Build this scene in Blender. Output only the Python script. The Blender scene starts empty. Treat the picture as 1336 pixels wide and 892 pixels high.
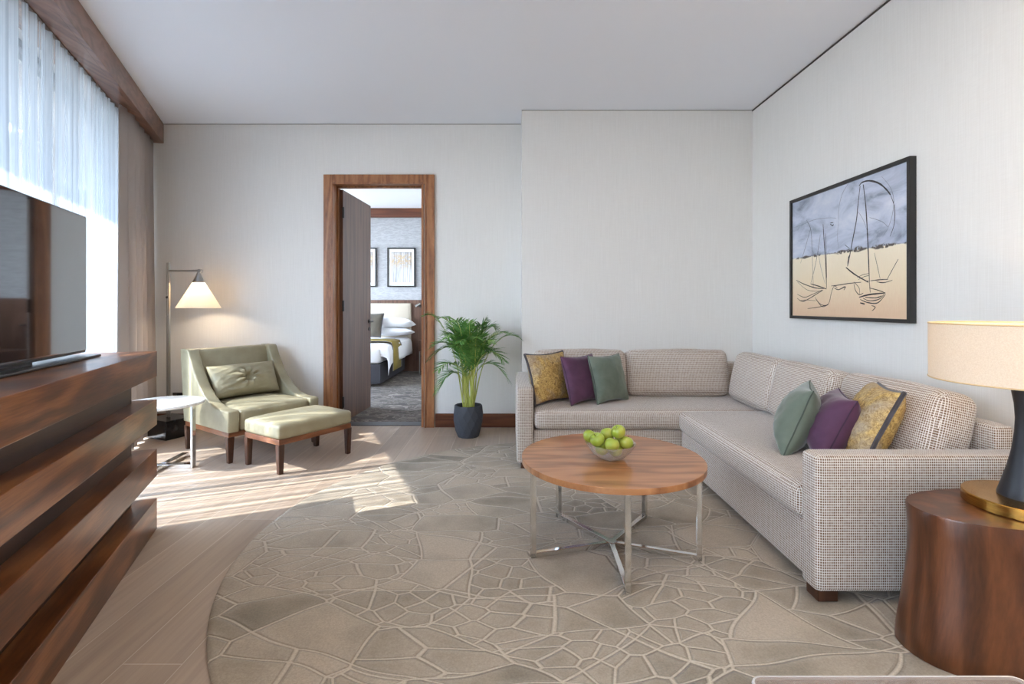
import bpy, bmesh, math, random
from math import sin, cos, pi, radians as R, sqrt
from mathutils import Vector, Matrix, noise

random.seed(7)
SC = bpy.context.scene
COL = SC.collection
F, CX, CY, CAMZ = 650.0, 666.0, 399.0, 1.2      # focal length and vanishing point in pixels of the 1336x892 frame

# ------------------------------------------------------------------ helpers
def col(r, g, b):
    f = lambda c: (c/255/12.92) if c/255 <= .04045 else ((c/255+.055)/1.055)**2.4
    return (f(r), f(g), f(b), 1)

def thing(name, label, cat, loc=(0, 0, 0), rz=0, group=None, kind=None):
    o = bpy.data.objects.new(name, None)
    COL.objects.link(o)
    o.empty_display_size = .1
    o.location = loc
    o.rotation_euler = (0, 0, rz)
    tag(o, label, cat, group, kind)
    return o

def tag(o, label, cat=None, group=None, kind=None):
    o['label'] = label
    if cat: o['category'] = cat
    if group: o['group'] = group
    if kind: o['kind'] = kind
    return o

def box_uv(me):
    uv = me.uv_layers.new(name='UVMap')
    for p in me.polygons:
        n = p.normal
        ax = max(range(3), key=lambda i: abs(n[i]))
        for li in p.loop_indices:
            c = me.vertices[me.loops[li].vertex_index].co
            uv.data[li].uv = ((c.y, c.z), (c.x, c.z), (c.x, c.y))[ax]

def obj(name, bm, mat, parent=None, loc=(0, 0, 0), rot=(0, 0, 0), smooth=True, uv=False, sharp=40):
    me = bpy.data.meshes.new(name)
    bmesh.ops.recalc_face_normals(bm, faces=bm.faces)
    bm.normal_update()
    if smooth:
        for f in bm.faces: f.smooth = True
        for e in bm.edges:
            if len(e.link_faces) == 2 and e.calc_face_angle(0) > R(sharp): e.smooth = False
    bm.to_mesh(me); bm.free()
    for m in (mat if isinstance(mat, (list, tuple)) else [mat]): me.materials.append(m)
    if uv: box_uv(me)
    o = bpy.data.objects.new(name, me)
    COL.objects.link(o)
    o.location = loc; o.rotation_euler = rot
    if parent: o.parent = parent
    return o

def struct(name, bm, mat, label, **k):
    o = obj(name, bm, mat, **k)
    return tag(o, label, k.get('cat', name.split('_')[0]), None, 'structure')

def add_box(bm, lo, hi, bevel=0, seg=2, M=None):
    c = [(a+b)/2 for a, b in zip(lo, hi)]; s = [abs(b-a) for a, b in zip(lo, hi)]
    t = bmesh.new()
    bmesh.ops.create_cube(t, size=1)
    for v in t.verts: v.co = Vector((v.co.x*s[0], v.co.y*s[1], v.co.z*s[2]))
    if bevel: bmesh.ops.bevel(t, geom=list(t.edges), offset=bevel, segments=seg, profile=.5, affect='EDGES')
    for v in t.verts: v.co += Vector(c)
    return join(bm, t, M)

def join(bm, t, M=None, mi=None):
    vm = {}
    for v in t.verts: vm[v] = bm.verts.new((M @ v.co) if M else v.co)
    for f in t.faces:
        try:
            g = bm.faces.new([vm[v] for v in f.verts])
            g.material_index = f.material_index if mi is None else mi
        except ValueError: pass
    t.free()
    return bm

def box(lo, hi, bevel=0, seg=2, M=None): return add_box(bmesh.new(), lo, hi, bevel, seg, M)

def add_prism(bm, pts, a, b, axis='z', bevel=0, seg=2):
    """closed outline pts (2-D) extruded from a to b along axis"""
    def mk(p, h):
        if axis == 'z': return (p[0], p[1], h)
        if axis == 'x': return (h, p[0], p[1])
        return (p[0], h, p[1])
    t = bmesh.new()
    v0 = [t.verts.new(mk(p, a)) for p in pts]; v1 = [t.verts.new(mk(p, b)) for p in pts]
    n = len(pts)
    t.faces.new(v0); t.faces.new(v1)
    for i in range(n): t.faces.new((v0[i], v0[(i+1) % n], v1[(i+1) % n], v1[i]))
    bmesh.ops.recalc_face_normals(t, faces=t.faces)
    if bevel:
        caps = [e for e in t.edges if any(len(f.verts) == n and n > 4 for f in e.link_faces)] if n > 4 else list(t.edges)
        bmesh.ops.bevel(t, geom=caps, offset=bevel, segments=seg, profile=.5, affect='EDGES')
    return join(bm, t)

def add_lathe(bm, prof, seg=48, c=(0, 0), sx=1, sy=1, cap=True, exp=2):
    def pt(a, r):
        ca, sa = cos(a), sin(a)
        k = lambda q: math.copysign(abs(q)**(2/exp), q)
        return (c[0]+r*sx*k(ca), c[1]+r*sy*k(sa))
    rings = []
    for r, z in prof:
        rings.append([bm.verts.new((*pt(2*pi*i/seg, r), z)) for i in range(seg)])
    for a, b in zip(rings, rings[1:]):
        for i in range(seg): bm.faces.new((a[i], a[(i+1) % seg], b[(i+1) % seg], b[i]))
    if cap:
        bm.faces.new(rings[0]); bm.faces.new(rings[-1])
    return bm

def add_tube(bm, pts, r, seg=8, cap=True, sq=None):
    """round tube along pts; r a number or a list"""
    pts = [Vector(p) for p in pts]; rings = []
    up = Vector((0, 0, 1)); prev = None
    for i, p in enumerate(pts):
        d = (pts[min(i+1, len(pts)-1)]-pts[max(i-1, 0)]).normalized()
        if prev is None:
            a = d.cross(up)
            if a.length < 1e-3: a = d.cross(Vector((1, 0, 0)))
            a.normalize()
        else:
            a = (prev - d*prev.dot(d)).normalized()
        prev = a
        b = d.cross(a)
        rr = r[i] if isinstance(r, (list, tuple)) else r
        rings.append([bm.verts.new(p+(a*cos(2*pi*k/seg)+b*sin(2*pi*k/seg))*rr) for k in range(seg)])
    for A, B in zip(rings, rings[1:]):
        for k in range(seg): bm.faces.new((A[k], A[(k+1) % seg], B[(k+1) % seg], B[k]))
    if cap:
        bm.faces.new(rings[0]); bm.faces.new(rings[-1])
    return bm

def taper_leg(h, top, bot, c=(0, 0)):
    bm = bmesh.new()
    t = bmesh.new()
    vs = []
    for z, s in ((0, bot), (h, top)):
        vs.append([t.verts.new((c[0]+sx*s/2, c[1]+sy*s/2, z)) for sx, sy in ((-1, -1), (1, -1), (1, 1), (-1, 1))])
    t.faces.new(vs[0]); t.faces.new(vs[1])
    for i in range(4): t.faces.new((vs[0][i], vs[0][(i+1) % 4], vs[1][(i+1) % 4], vs[1][i]))
    bmesh.ops.recalc_face_normals(t, faces=t.faces)
    bmesh.ops.bevel(t, geom=list(t.edges), offset=.003, segments=2, affect='EDGES')
    return join(bm, t)

def soft_box(w, d, h, r, crown=(0, 0, 0), n=13, rough=0, seed=0):
    """upholstered block centred on the origin with rounded edges and swollen faces"""
    bm = bmesh.new()
    bmesh.ops.create_cube(bm, size=2)
    bmesh.ops.subdivide_edges(bm, edges=list(bm.edges), cuts=n, use_grid_fill=True)
    H = Vector((w/2, d/2, h/2))
    for v in bm.verts:
        u = Vector([sin(pi/2*max(-1, min(1, t))) for t in v.co])
        p = Vector([u[i]*H[i] for i in range(3)])
        inn = Vector([max(-(H[i]-r), min(H[i]-r, p[i])) for i in range(3)])
        q = p-inn
        if q.length > 1e-9: p = inn+q.normalized()*r
        e = [1-u[i]**2 for i in range(3)]
        for i in range(3):
            j, k = (i+1) % 3, (i+2) % 3
            if abs(u[i]) > .3: p[i] += math.copysign(crown[i]*e[j]**.7*e[k]**.7, u[i])*abs(u[i])
        if rough:
            p += noise.noise_vector(p*5+Vector((seed*7.3, seed, 0)))*rough
        v.co = p
    return bm

def throw_pillow(w, h, t, seed=0, pinch=.07, n=28, tuft=False, wrinkle=.004):
    """knife-edge pillow standing in the x-z plane, thickness along y, bottom edge near z=0"""
    bm = bmesh.new()
    rnd = random.Random(seed)
    grid = {}
    for side in (1, -1):
        for i in range(n+1):
            for j in range(n+1):
                u, v = sin(pi/2*(-1+2*i/n)), sin(pi/2*(-1+2*j/n))
                edge = i in (0, n) or j in (0, n)
                if edge and side == -1:
                    grid[(side, i, j)] = grid[(1, i, j)]; continue
                x = w/2*u*(1-pinch*(1-v*v)); z = h/2*v*(1-pinch*(1-u*u))
                th = t/2*((1-u**2)*(1-v**2))**.42*(1+.12*noise.noise(Vector((u*1.3, v*1.3, seed*3.1+side))))
                if not edge:
                    th += wrinkle*noise.noise(Vector((u*3+v*2, v*6-u*3, seed+side*4)))*((1-u*u)*(1-v*v))**.3
                if tuft:
                    rr = sqrt((u*w/h)**2+v*v); a = math.atan2(v, u*w/h)
                    th *= 1-.72*math.exp(-(rr/.2)**2)
                    th += .011*cos(9*a+.8*sin(2*a))*math.exp(-((rr-.42)/.3)**2)
                y = -side*th if not edge else .004*noise.noise(Vector((u*2, v*2, seed)))
                z2 = z-.02*h*(1-v*v)*0
                grid[(side, i, j)] = bm.verts.new((x, y, z2+h/2))
    for side in (1, -1):
        for i in range(n):
            for j in range(n):
                bm.faces.new((grid[(side, i, j)], grid[(side, i+1, j)], grid[(side, i+1, j+1)], grid[(side, i, j+1)]))
    loop = [grid[(1, i, 0)].co.copy() for i in range(n)]+[grid[(1, n, j)].co.copy() for j in range(n)] + \
           [grid[(1, i, n)].co.copy() for i in range(n, 0, -1)]+[grid[(1, 0, j)].co.copy() for j in range(n, 0, -1)]
    return bm, loop

# ------------------------------------------------------------------ materials
class Mat:
    def __init__(s, name, base=(.8, .8, .8, 1), rough=.5, metal=0, **k):
        s.m = bpy.data.materials.new(name); s.m.use_nodes = True
        s.t = s.m.node_tree; s.n = s.t.nodes; s.l = s.t.links
        s.b = s.n['Principled BSDF']
        s.set('Base Color', base); s.set('Roughness', rough); s.set('Metallic', metal)
        for a, v in k.items(): s.set(a.replace('_', ' '), v)
    def set(s, a, v):
        if hasattr(v, 'is_output') or isinstance(v, bpy.types.NodeSocket): s.l.new(v, s.b.inputs[a])
        else: s.b.inputs[a].default_value = v
    def node(s, typ, ins=None, **k):
        nd = s.n.new(typ)
        for a, v in k.items(): setattr(nd, a, v)
        for a, v in (ins or {}).items():
            if isinstance(v, bpy.types.NodeSocket): s.l.new(v, nd.inputs[a])
            else: nd.inputs[a].default_value = v
        return nd
    def coord(s, kind='Object', scale=(1, 1, 1), loc=(0, 0, 0), rot=(0, 0, 0)):
        tc = s.node('ShaderNodeTexCoord')
        return s.node('ShaderNodeMapping', {'Vector': tc.outputs[kind], 'Scale': scale, 'Location': loc, 'Rotation': rot}).outputs[0]
    def noise(s, vec, scale=5, detail=3, rough=.5, dist=0):
        return s.node('ShaderNodeTexNoise', {'Vector': vec, 'Scale': scale, 'Detail': detail, 'Roughness': rough, 'Distortion': dist}).outputs['Fac']
    def ramp(s, fac, stops, interp='LINEAR'):
        r = s.node('ShaderNodeValToRGB', {'Fac': fac}); e = r.color_ramp.elements
        r.color_ramp.interpolation = interp
        while len(e) < len(stops): e.new(.5)
        for el, (p, c) in zip(e, stops): el.position = p; el.color = c if len(c) == 4 else (*c, 1)
        return r.outputs[0]
    def math(s, op, a, b=0, c=0, clamp=False):
        nd = s.node('ShaderNodeMath', operation=op, use_clamp=clamp)
        for i, v in enumerate((a, b, c)):
            if isinstance(v, bpy.types.NodeSocket): s.l.new(v, nd.inputs[i])
            else: nd.inputs[i].default_value = v
        return nd.outputs[0]
    def mix(s, fac, a, b, blend='MIX'):
        nd = s.node('ShaderNodeMix', data_type='RGBA', blend_type=blend)
        for i, v in ((0, fac), (6, a), (7, b)):
            if isinstance(v, bpy.types.NodeSocket): s.l.new(v, nd.inputs[i])
            else: nd.inputs[i].default_value = v
        return nd.outputs[2]
    def bump(s, h, strength=.3, dist=.01):
        s.set('Normal', s.node('ShaderNodeBump', {'Height': h, 'Strength': strength, 'Distance': dist}).outputs[0])

def plain(name, c, rough=.5, metal=0, **k): return Mat(name, c, rough, metal, **k).m

def walnut(name, dark, mid, light, stretch=(.25, 1.6, 1.6), rings=9, rough=.3, coat=0, seed=0, rot=(0, 0, 0)):
    m = Mat(name, rough=rough)
    v = m.coord('Object', stretch, (seed, seed*1.7, seed*.3), rot)
    n1 = m.noise(v, 1.5, 2, .45, .35)
    w = m.math('ADD', m.math('MULTIPLY', m.math('SINE', m.math('MULTIPLY', n1, rings*6.283)), .5), .5)
    v2 = m.coord('Object', tuple(a*b for a, b in zip(stretch, (6, 26, 26))), (0, seed, 0), rot)
    n2 = m.noise(v2, 1.6, 3, .6)
    f = m.math('ADD', m.math('MULTIPLY', w, .42), m.math('MULTIPLY', n2, .62))
    c = m.ramp(f, [(.12, dark), (.5, mid), (.9, light)])
    m.set('Base Color', c)
    if coat: m.set('Coat Weight', coat); m.set('Coat Roughness', .06)
    m.bump(n2, .04, .002)
    return m.m

M_wall = Mat('wallpaper', rough=.85)
_v = M_wall.coord('Object', (1, 1, 1))
_a = M_wall.noise(M_wall.coord('Object', (14, 14, 420)), 1, 2, .6)
_b = M_wall.noise(M_wall.coord('Object', (420, 420, 4)), 1, 2, .6)
_s = M_wall.math('ADD', M_wall.math('MULTIPLY', _a, .35), M_wall.math('MULTIPLY', _b, .65))
M_wall.set('Base Color', M_wall.ramp(_s, [(.3, col(222, 219, 214)), (.7, col(233, 231, 227))]))
M_wall.bump(_s, .12, .002)
M_wall = M_wall.m
M_ceil = plain('ceiling_paint', col(238, 241, 248), .9)
M_gap = plain('shadow_gap', col(70, 66, 62), .8)

# floor: oak planks, 20 cm wide, laid along the depth of the room
m = Mat('oak_planks', rough=.42)
tc = m.node('ShaderNodeTexCoord')
sx = m.node('ShaderNodeSeparateXYZ', {0: tc.outputs['Object']})
cv = m.node('ShaderNodeCombineXYZ', {0: m.math('ADD', sx.outputs[1], .53+50), 1: m.math('ADD', sx.outputs[0], 1.5+40)}).outputs[0]
br = m.node('ShaderNodeTexBrick', {'Vector': cv, 'Color1': col(192, 177, 163), 'Color2': col(172, 157, 143), 'Mortar': col(205, 195, 184), 'Scale': 1,
            'Mortar Size': .0022, 'Mortar Smooth': .2, 'Bias': 0, 'Brick Width': 1.8, 'Row Height': .2}, offset=.37, offset_frequency=2)
g = m.noise(m.coord('Object', (38, 1.6, 1)), 1, 4, .6, .4)
g2 = m.noise(m.coord('Object', (5, .8, 1)), 1, 2, .5, .3)
cc = m.mix(.55, br.outputs[0], m.ramp(g, [(.25, col(118, 106, 97)), (.6, col(192, 180, 168))]), 'SOFT_LIGHT')
cc = m.mix(.3, cc, m.ramp(g2, [(.3, col(116, 104, 95)), (.7, col(198, 186, 174))]), 'SOFT_LIGHT')
m.set('Base Color', cc)
m.set('Roughness', m.ramp(g, [(0, (.33,)*3), (1, (.5,)*3)]))
m.bump(m.math('ADD', m.math('MULTIPLY', br.outputs['Fac'], -1), m.math('MULTIPLY', g, .15)), .15, .002)
M_floor = m.m

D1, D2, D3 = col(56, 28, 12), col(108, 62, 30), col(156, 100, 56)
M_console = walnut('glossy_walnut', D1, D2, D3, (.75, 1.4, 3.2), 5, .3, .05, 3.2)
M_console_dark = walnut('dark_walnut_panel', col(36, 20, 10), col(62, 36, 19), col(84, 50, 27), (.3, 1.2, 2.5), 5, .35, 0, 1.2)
M_frame = walnut('door_walnut', col(108, 66, 40), col(152, 100, 64), col(176, 124, 84), (5, 5, .35), 6, .35, 0, .6)
M_leaf = walnut('door_leaf_walnut', col(74, 50, 40), col(98, 70, 56), col(114, 84, 68), (5, 5, .3), 5, .4, 0, 1.1)
M_skirt = walnut('skirting_walnut', col(70, 36, 22), col(98, 54, 34), col(124, 74, 48), (.4, 5, 5), 5, .35, 0, .2)
M_pelmet = walnut('pelmet_walnut', col(92, 60, 46), col(124, 86, 68), col(146, 106, 86), (5, .3, 5), 5, .3, .2, .4)
M_ctop = walnut('table_walnut', col(120, 74, 44), col(168, 112, 70), col(188, 134, 90), (.7, 3.2, 1), 7, .28, .25, 2.1, (0, 0, R(25)))
M_drum = walnut('drum_walnut', col(60, 32, 16), col(88, 48, 25), col(116, 68, 38), (4.2, 4.2, .35), 5, .3, .1, 4.4)
M_leg = walnut('dark_leg_wood', col(48, 27, 18), col(70, 42, 28), col(92, 58, 38), (6, 6, .5), 4, .35, 0, .9)
M_apron = walnut('apron_wood', col(84, 46, 26), col(122, 74, 44), col(146, 96, 62), (1.2, 1.2, 6), 5, .3, .1, .7)

M_chrome = plain('chrome', (.78, .78, .77, 1), .12, 1)
M_nickel = plain('brushed_nickel', (.5, .49, .47, 1), .28, 1)
m = Mat('brass', col(190, 140, 62), .24, 1); m.set('Base Color', m.ramp(m.noise(m.coord('Object', (2, 2, 60)), 3, 2), [(.3, col(172, 122, 50)), (.7, col(206, 158, 80))])); M_brass = m.m
M_black = plain('black_metal', (.012, .012, .013, 1), .35)
M_blackmarble = Mat('black_stone', rough=.15); M_blackmarble.set('Base Color', M_blackmarble.ramp(M_blackmarble.noise(M_blackmarble.coord(), 6, 5, .6, 1), [(.5, (.008, .008, .009)), (.75, (.03, .03, .032))])); M_blackmarble = M_blackmarble.m
M_screen = plain('tv_glass', (.006, .007, .009, 1), .06, 0, Specular_IOR_Level=.9, Coat_Weight=1.0, Coat_Roughness=.03, Coat_IOR=1.9)
M_bezel = plain('tv_bezel', (.012, .012, .013, 1), .3)

# woven sofa cloth: pale warp grid around small brown cells
def sofa_cloth(name, pale, brown, pu=.0085, pv=.0105, lo=.35):
    m = Mat(name, rough=.85)
    tc = m.node('ShaderNodeTexCoord')
    s = m.node('ShaderNodeSeparateXYZ', {0: tc.outputs['UV']})
    def tri(o, p): return m.math('PINGPONG', m.math('MULTIPLY', o, 1/p), .5)
    fu, fv = tri(s.outputs[0], pu), tri(s.outputs[1], pv)
    cell = m.math('MULTIPLY', m.ramp(fu, [(lo-.18, (0, 0, 0)), (lo, (1, 1, 1))]), m.ramp(fv, [(.06, (0, 0, 0)), (.18, (1, 1, 1))]))
    nz = m.noise(m.coord('Object'), 70, 2, .6)
    cell = m.math('MULTIPLY', cell, m.math('ADD', m.math('MULTIPLY', nz, .7), .55), clamp=True)
    big = m.noise(m.coord('Object'), 3, 2)
    c = m.mix(cell, pale, brown)
    m.set('Base Color', m.mix(.12, c, m.ramp(big, [(.3, (.3,)*3), (.7, (.7,)*3)]), 'OVERLAY'))
    m.set('Sheen Weight', .35); m.set('Sheen Roughness', .3)
    m.bump(m.math('ADD', m.math('MULTIPLY', cell, -.6), m.math('MULTIPLY', nz, .3)), .3, .002)
    return m.m
M_sofa = sofa_cloth('woven_sofa_cloth', col(232, 225, 216), col(112, 80, 54), lo=.22)

def velvet(name, a, b, scale=4):
    m = Mat(name, rough=.75)
    n = m.noise(m.coord('Object'), scale, 4, .6, .6)
    m.set('Base Color', m.ramp(n, [(.3, a), (.7, b)]))
    m.set('Sheen Weight', .45); m.set('Sheen Roughness', .35)
    m.bump(m.noise(m.coord('Object'), 160, 2), .15, .002)
    return m.m
M_green = velvet('sage_velvet', col(88, 99, 86), col(118, 128, 114))
M_purple = velvet('plum_velvet', col(70, 38, 64), col(96, 56, 86))
m = Mat('gold_jacquard', rough=.6)
nv = m.noise(m.coord('Object', (1, 1, 1)), 46, 5, .75, 1.5)
nb = m.noise(m.coord('Object'), 5, 3, .55, .8)
gold = m.ramp(nv, [(.36, col(112, 84, 46)), (.5, col(186, 150, 84)), (.64, col(224, 194, 124))])
grey = m.ramp(nv, [(.36, col(146, 118, 76)), (.55, col(178, 160, 136)), (.7, col(206, 180, 120))])
m.set('Base Color', m.mix(m.ramp(nb, [(.45, (0, 0, 0)), (.6, (1, 1, 1))]), gold, grey))
m.bump(nv, .3, .002); M_gold = m.m
M_trim = velvet('charcoal_trim', col(58, 54, 58), col(82, 78, 84), 20)

m = Mat('sage_leather', rough=.42)
n = m.noise(m.coord('Object'), 6, 4, .55)
m.set('Base Color', m.ramp(n, [(.3, col(145, 137, 111)), (.7, col(165, 157, 130))]))
m.bump(m.noise(m.coord('Object'), 120, 3, .6), .08, .002)
M_leather = m.m

m = Mat('white_marble', rough=.12)
n = m.noise(m.coord('Object', (1, 2.5, 1)), 5, 6, .6, 2)
m.set('Base Color', m.ramp(n, [(.36, col(204, 202, 198)), (.46, col(226, 226, 224)), (.7, col(232, 232, 230))]))
M_marble = m.m

# rug: carved cells in taupe with pale raised lines
m = Mat('carved_rug', rough=.95)
base = m.coord('Object', (1, 1, 1))
wob = m.node('ShaderNodeTexNoise', {'Vector': base, 'Scale': 1.5, 'Detail': 1})
vv = m.node('ShaderNodeVectorMath', {0: base, 1: m.node('ShaderNodeVectorMath', {0: wob.outputs['Color'], 1: (.3, .3, 0)}, operation='MULTIPLY').outputs[0]}, operation='ADD').outputs[0]
def vor(vec, sc, feat, rnd=1):
    return m.node('ShaderNodeTexVoronoi', {'Vector': vec, 'Scale': sc, 'Randomness': rnd}, feature=feat, voronoi_dimensions='2D')
st = m.node('ShaderNodeMapping', {'Vector': vv, 'Rotation': (0, 0, R(33)), 'Scale': (1.0, 1.55, 1)}).outputs[0]
st2 = m.node('ShaderNodeMapping', {'Vector': vv, 'Rotation': (0, 0, R(-38)), 'Scale': (.8, 1.7, 1), 'Location': (3.3, 1.7, 0)}).outputs[0]
e1 = m.math('DIVIDE', vor(st, 2.5, 'DISTANCE_TO_EDGE').outputs['Distance'], 2.5)
e2 = m.math('DIVIDE', vor(st2, 1.15, 'DISTANCE_TO_EDGE').outputs['Distance'], 1.15)
e3 = m.math('DIVIDE', vor(st, 7.5, 'DISTANCE_TO_EDGE').outputs['Distance'], 7.5)
ids = m.node('ShaderNodeSeparateColor', {0: vor(st, 2.5, 'F1').outputs['Color']}).outputs
mask = m.math('LESS_THAN', ids[1], .66)
e4 = m.math('DIVIDE', vor(st2, 4.2, 'DISTANCE_TO_EDGE').outputs['Distance'], 4.2)
mask4 = m.math('GREATER_THAN', m.math('ABSOLUTE', m.math('SUBTRACT', ids[1], .55)), .11)
d = m.math('MINIMUM', e1, e2)
d = m.math('MINIMUM', m.math('MINIMUM', d, m.math('ADD', e3, m.math('MULTIPLY', mask, .4))), m.math('ADD', e4, m.math('MULTIPLY', mask4, .4)))
c1 = vor(st, 2.5, 'F1').outputs['Color']; c2 = vor(st2, 1.15, 'F1').outputs['Color']
cellv = m.node('ShaderNodeSeparateColor', {0: m.mix(.5, c1, c2)}).outputs[0]
fuzz = m.noise(base, 140, 3, .7)
soft = m.noise(m.node('ShaderNodeVectorMath', {0: base, 1: m.node('ShaderNodeVectorMath', {0: m.mix(.5, c1, c2), 1: (9, 9, 0)}, operation='MULTIPLY').outputs[0]}, operation='ADD').outputs[0], 2.6, 3, .55, .3)
cellcol = m.ramp(m.math('ADD', m.math('MULTIPLY', cellv, .35), m.math('MULTIPLY', soft, .65)), [(.33, col(126, 116, 100)), (.48, col(160, 146, 127)), (.65, col(182, 166, 146))])  # random taupe tone that also imitates shading inside the carved cells
cellcol = m.mix(m.ramp(d, [(.012, (.3,)*3), (.05, (0, 0, 0))]), cellcol, col(178, 166, 150))
line = m.ramp(d, [(.0028, (1, 1, 1)), (.0055, (0, 0, 0))])
crease_shade = m.ramp(d, [(.005, (0, 0, 0)), (.0075, (.5,)*3), (.012, (0, 0, 0))])  # shade beside the carved lines, painted into the pile colour
cr = m.mix(crease_shade, cellcol, col(112, 100, 88))
cr = m.mix(line, cr, col(200, 186, 166))
cr = m.mix(.3, cr, m.ramp(fuzz, [(.3, (.25,)*3), (.7, (.75,)*3)]), 'OVERLAY')
m.set('Base Color', cr)
hgt = m.math('ADD', m.ramp(d, [(.003, (.35,)*3), (.006, (0, 0, 0)), (.016, (1, 1, 1))]), m.math('MULTIPLY', fuzz, .12))
m.bump(hgt, .7, .008)
m.set('Sheen Weight', .12)
M_rug = m.m
M_rugedge = plain('rug_binding', col(120, 110, 94), .95)

# sheer: loose weave, denser where the cloth is gathered
def sheer_mat(name, tint, t_lo, t_hi):
    m = Mat(name)
    n = m.noise(m.coord('UV', (1, .0, 1)), 11, 4, .75)
    dens = m.ramp(n, [(.42, (t_lo,)*3), (.5, ((t_lo+t_hi)/2.6,)*3), (.58, (t_hi,)*3)])
    tr = m.node('ShaderNodeBsdfTransparent', {'Color': (1, 1, 1, 1)})
    df = m.node('ShaderNodeBsdfDiffuse', {'Color': tint}); tl = m.node('ShaderNodeBsdfTranslucent', {'Color': tint})
    a = m.node('ShaderNodeMixShader', {0: .45, 1: df.outputs[0], 2: tl.outputs[0]})
    b = m.node('ShaderNodeMixShader', {0: dens, 1: a.outputs[0], 2: tr.outputs[0]})
    m.l.new(b.outputs[0], m.n['Material Output'].inputs['Surface'])
    return m.m
M_sheer = sheer_mat('sheer_voile', (.38, .405, .43, 1), .04, .72)
m = Mat('drape_linen')
n = m.noise(m.coord('UV', (1, 1, 1)), 240, 2)
cl = m.ramp(n, [(.3, col(166, 156, 150)), (.7, col(186, 176, 169))])
df = m.node('ShaderNodeBsdfDiffuse', {'Color': cl}); tl = m.node('ShaderNodeBsdfTranslucent', {'Color': cl})
a = m.node('ShaderNodeMixShader', {0: .24, 1: df.outputs[0], 2: tl.outputs[0]})
m.l.new(a.outputs[0], m.n['Material Output'].inputs['Surface']); M_drape = m.m

def thin_glass(name, tint=(1, 1, 1, 1), refl=.1, rough=0.02, milk=0, milkcol=(1, 1, 1, 1)):
    m = Mat(name)
    tr = m.node('ShaderNodeBsdfTransparent', {'Color': tint}); gl = m.node('ShaderNodeBsdfGlossy', {'Roughness': rough})
    fr = m.node('ShaderNodeLayerWeight', {'Blend': .5})
    f = m.math('ADD', m.math('MULTIPLY', m.math('POWER', fr.outputs['Facing'], 4), .55), .02+refl*.2, clamp=True)
    x = m.node('ShaderNodeMixShader', {0: f, 1: tr.outputs[0], 2: gl.outputs[0]})
    if milk:
        df = m.node('ShaderNodeBsdfDiffuse', {'Color': milkcol})
        x = m.node('ShaderNodeMixShader', {0: milk, 1: x.outputs[0], 2: df.outputs[0]})
    m.l.new(x.outputs[0], m.n['Material Output'].inputs['Surface'])
    return m.m
M_pane = thin_glass('window_glass', (.95, .97, .98, 1), .05)
M_bowl = thin_glass('bowl_glass', (.97, .98, .98, 1), .5, .05, .12)
M_tglass = thin_glass('table_glass', (.86, .84, .83, 1), .4, .05, .42, col(176, 158, 146))
M_tedge = plain('glass_rim', col(205, 200, 196), .15)

m = Mat('glowing_shade_glass', col(250, 246, 240), .4)
sz = m.node('ShaderNodeSeparateXYZ', {0: m.node('ShaderNodeTexCoord').outputs['Object']})
M_opal_m = m
tl = m.node('ShaderNodeBsdfTranslucent', {'Color': col(255, 244, 230)}); df = m.node('ShaderNodeBsdfDiffuse', {'Color': col(248, 246, 242)})
a = m.node('ShaderNodeMixShader', {0: .6, 1: df.outputs[0], 2: tl.outputs[0]})
m.l.new(a.outputs[0], m.n['Material Output'].inputs['Surface']); M_opal = m.m
m = Mat('linen_shade')
n = m.noise(m.coord('Object', (1, 1, 1)), 260, 2)
cl = m.ramp(n, [(.3, col(232, 220, 202)), (.7, col(244, 234, 218))])
tl = m.node('ShaderNodeBsdfTranslucent', {'Color': cl}); df = m.node('ShaderNodeBsdfDiffuse', {'Color': cl})
a = m.node('ShaderNodeMixShader', {0: .4, 1: df.outputs[0], 2: tl.outputs[0]})
m.l.new(a.outputs[0], m.n['Material Output'].inputs['Surface']); M_shade = m.m
M_bulb = plain('bulb', (1, .9, .75, 1), .4, 0, Emission_Color=(1, .8, .55, 1), Emission_Strength=12)

# ------------------------------------------------------------------ room shell
CEIL = 3.005
YB, YS, XR, XS = 4.94, 4.59, 2.23, .106          # back wall, bumped-out wall, right wall, step
WD = Vector((.406, -.914, 0)).normalized()        # along the window wall, towards the camera
WN = Vector((-WD.y, WD.x, 0))                     # into the room
W0 = Vector((-3.553, 4.94, 0))                    # curtain line meets the back wall
YR = -2.3
def wpt(s, n, z=0): return W0+WD*s+WN*n+Vector((0, 0, z))
WM = Matrix(((WD.x, WN.x, 0, W0.x), (WD.y, WN.y, 0, W0.y), (0, 0, 1, 0), (0, 0, 0, 1)))  # local (s, n, z)

def in_w(lo, hi, bevel=0): return box(lo, hi, bevel, 2, WM)

bm = bmesh.new()
vs = [bm.verts.new((x, y, 0)) for x, y in ((-4.4, 5.14), (XR+.2, 5.14), (XR+.2, YR-.2), (-.55, YR-.2))]
bm.faces.new(vs); r = bmesh.ops.extrude_face_region(bm, geom=list(bm.faces))
for v in [g for g in r['geom'] if isinstance(g, bmesh.types.BMVert)]: v.co.z = -.12
struct('floor', bm, M_floor, 'pale oak plank floor of the sitting room', smooth=False)
bm = bmesh.new()
vs = [bm.verts.new((x, y, CEIL)) for x, y in ((-4.2, 5.16), (XR+.2, 5.16), (XR+.2, YR-.2), (-.75, YR-.2))]
bm.faces.new(vs); r = bmesh.ops.extrude_face_region(bm, geom=list(bm.faces))
for v in [g for g in r['geom'] if isinstance(g, bmesh.types.BMVert)]: v.co.z = CEIL+.2
struct('ceiling', bm, M_ceil, 'white painted ceiling of the sitting room', smooth=False)

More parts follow.
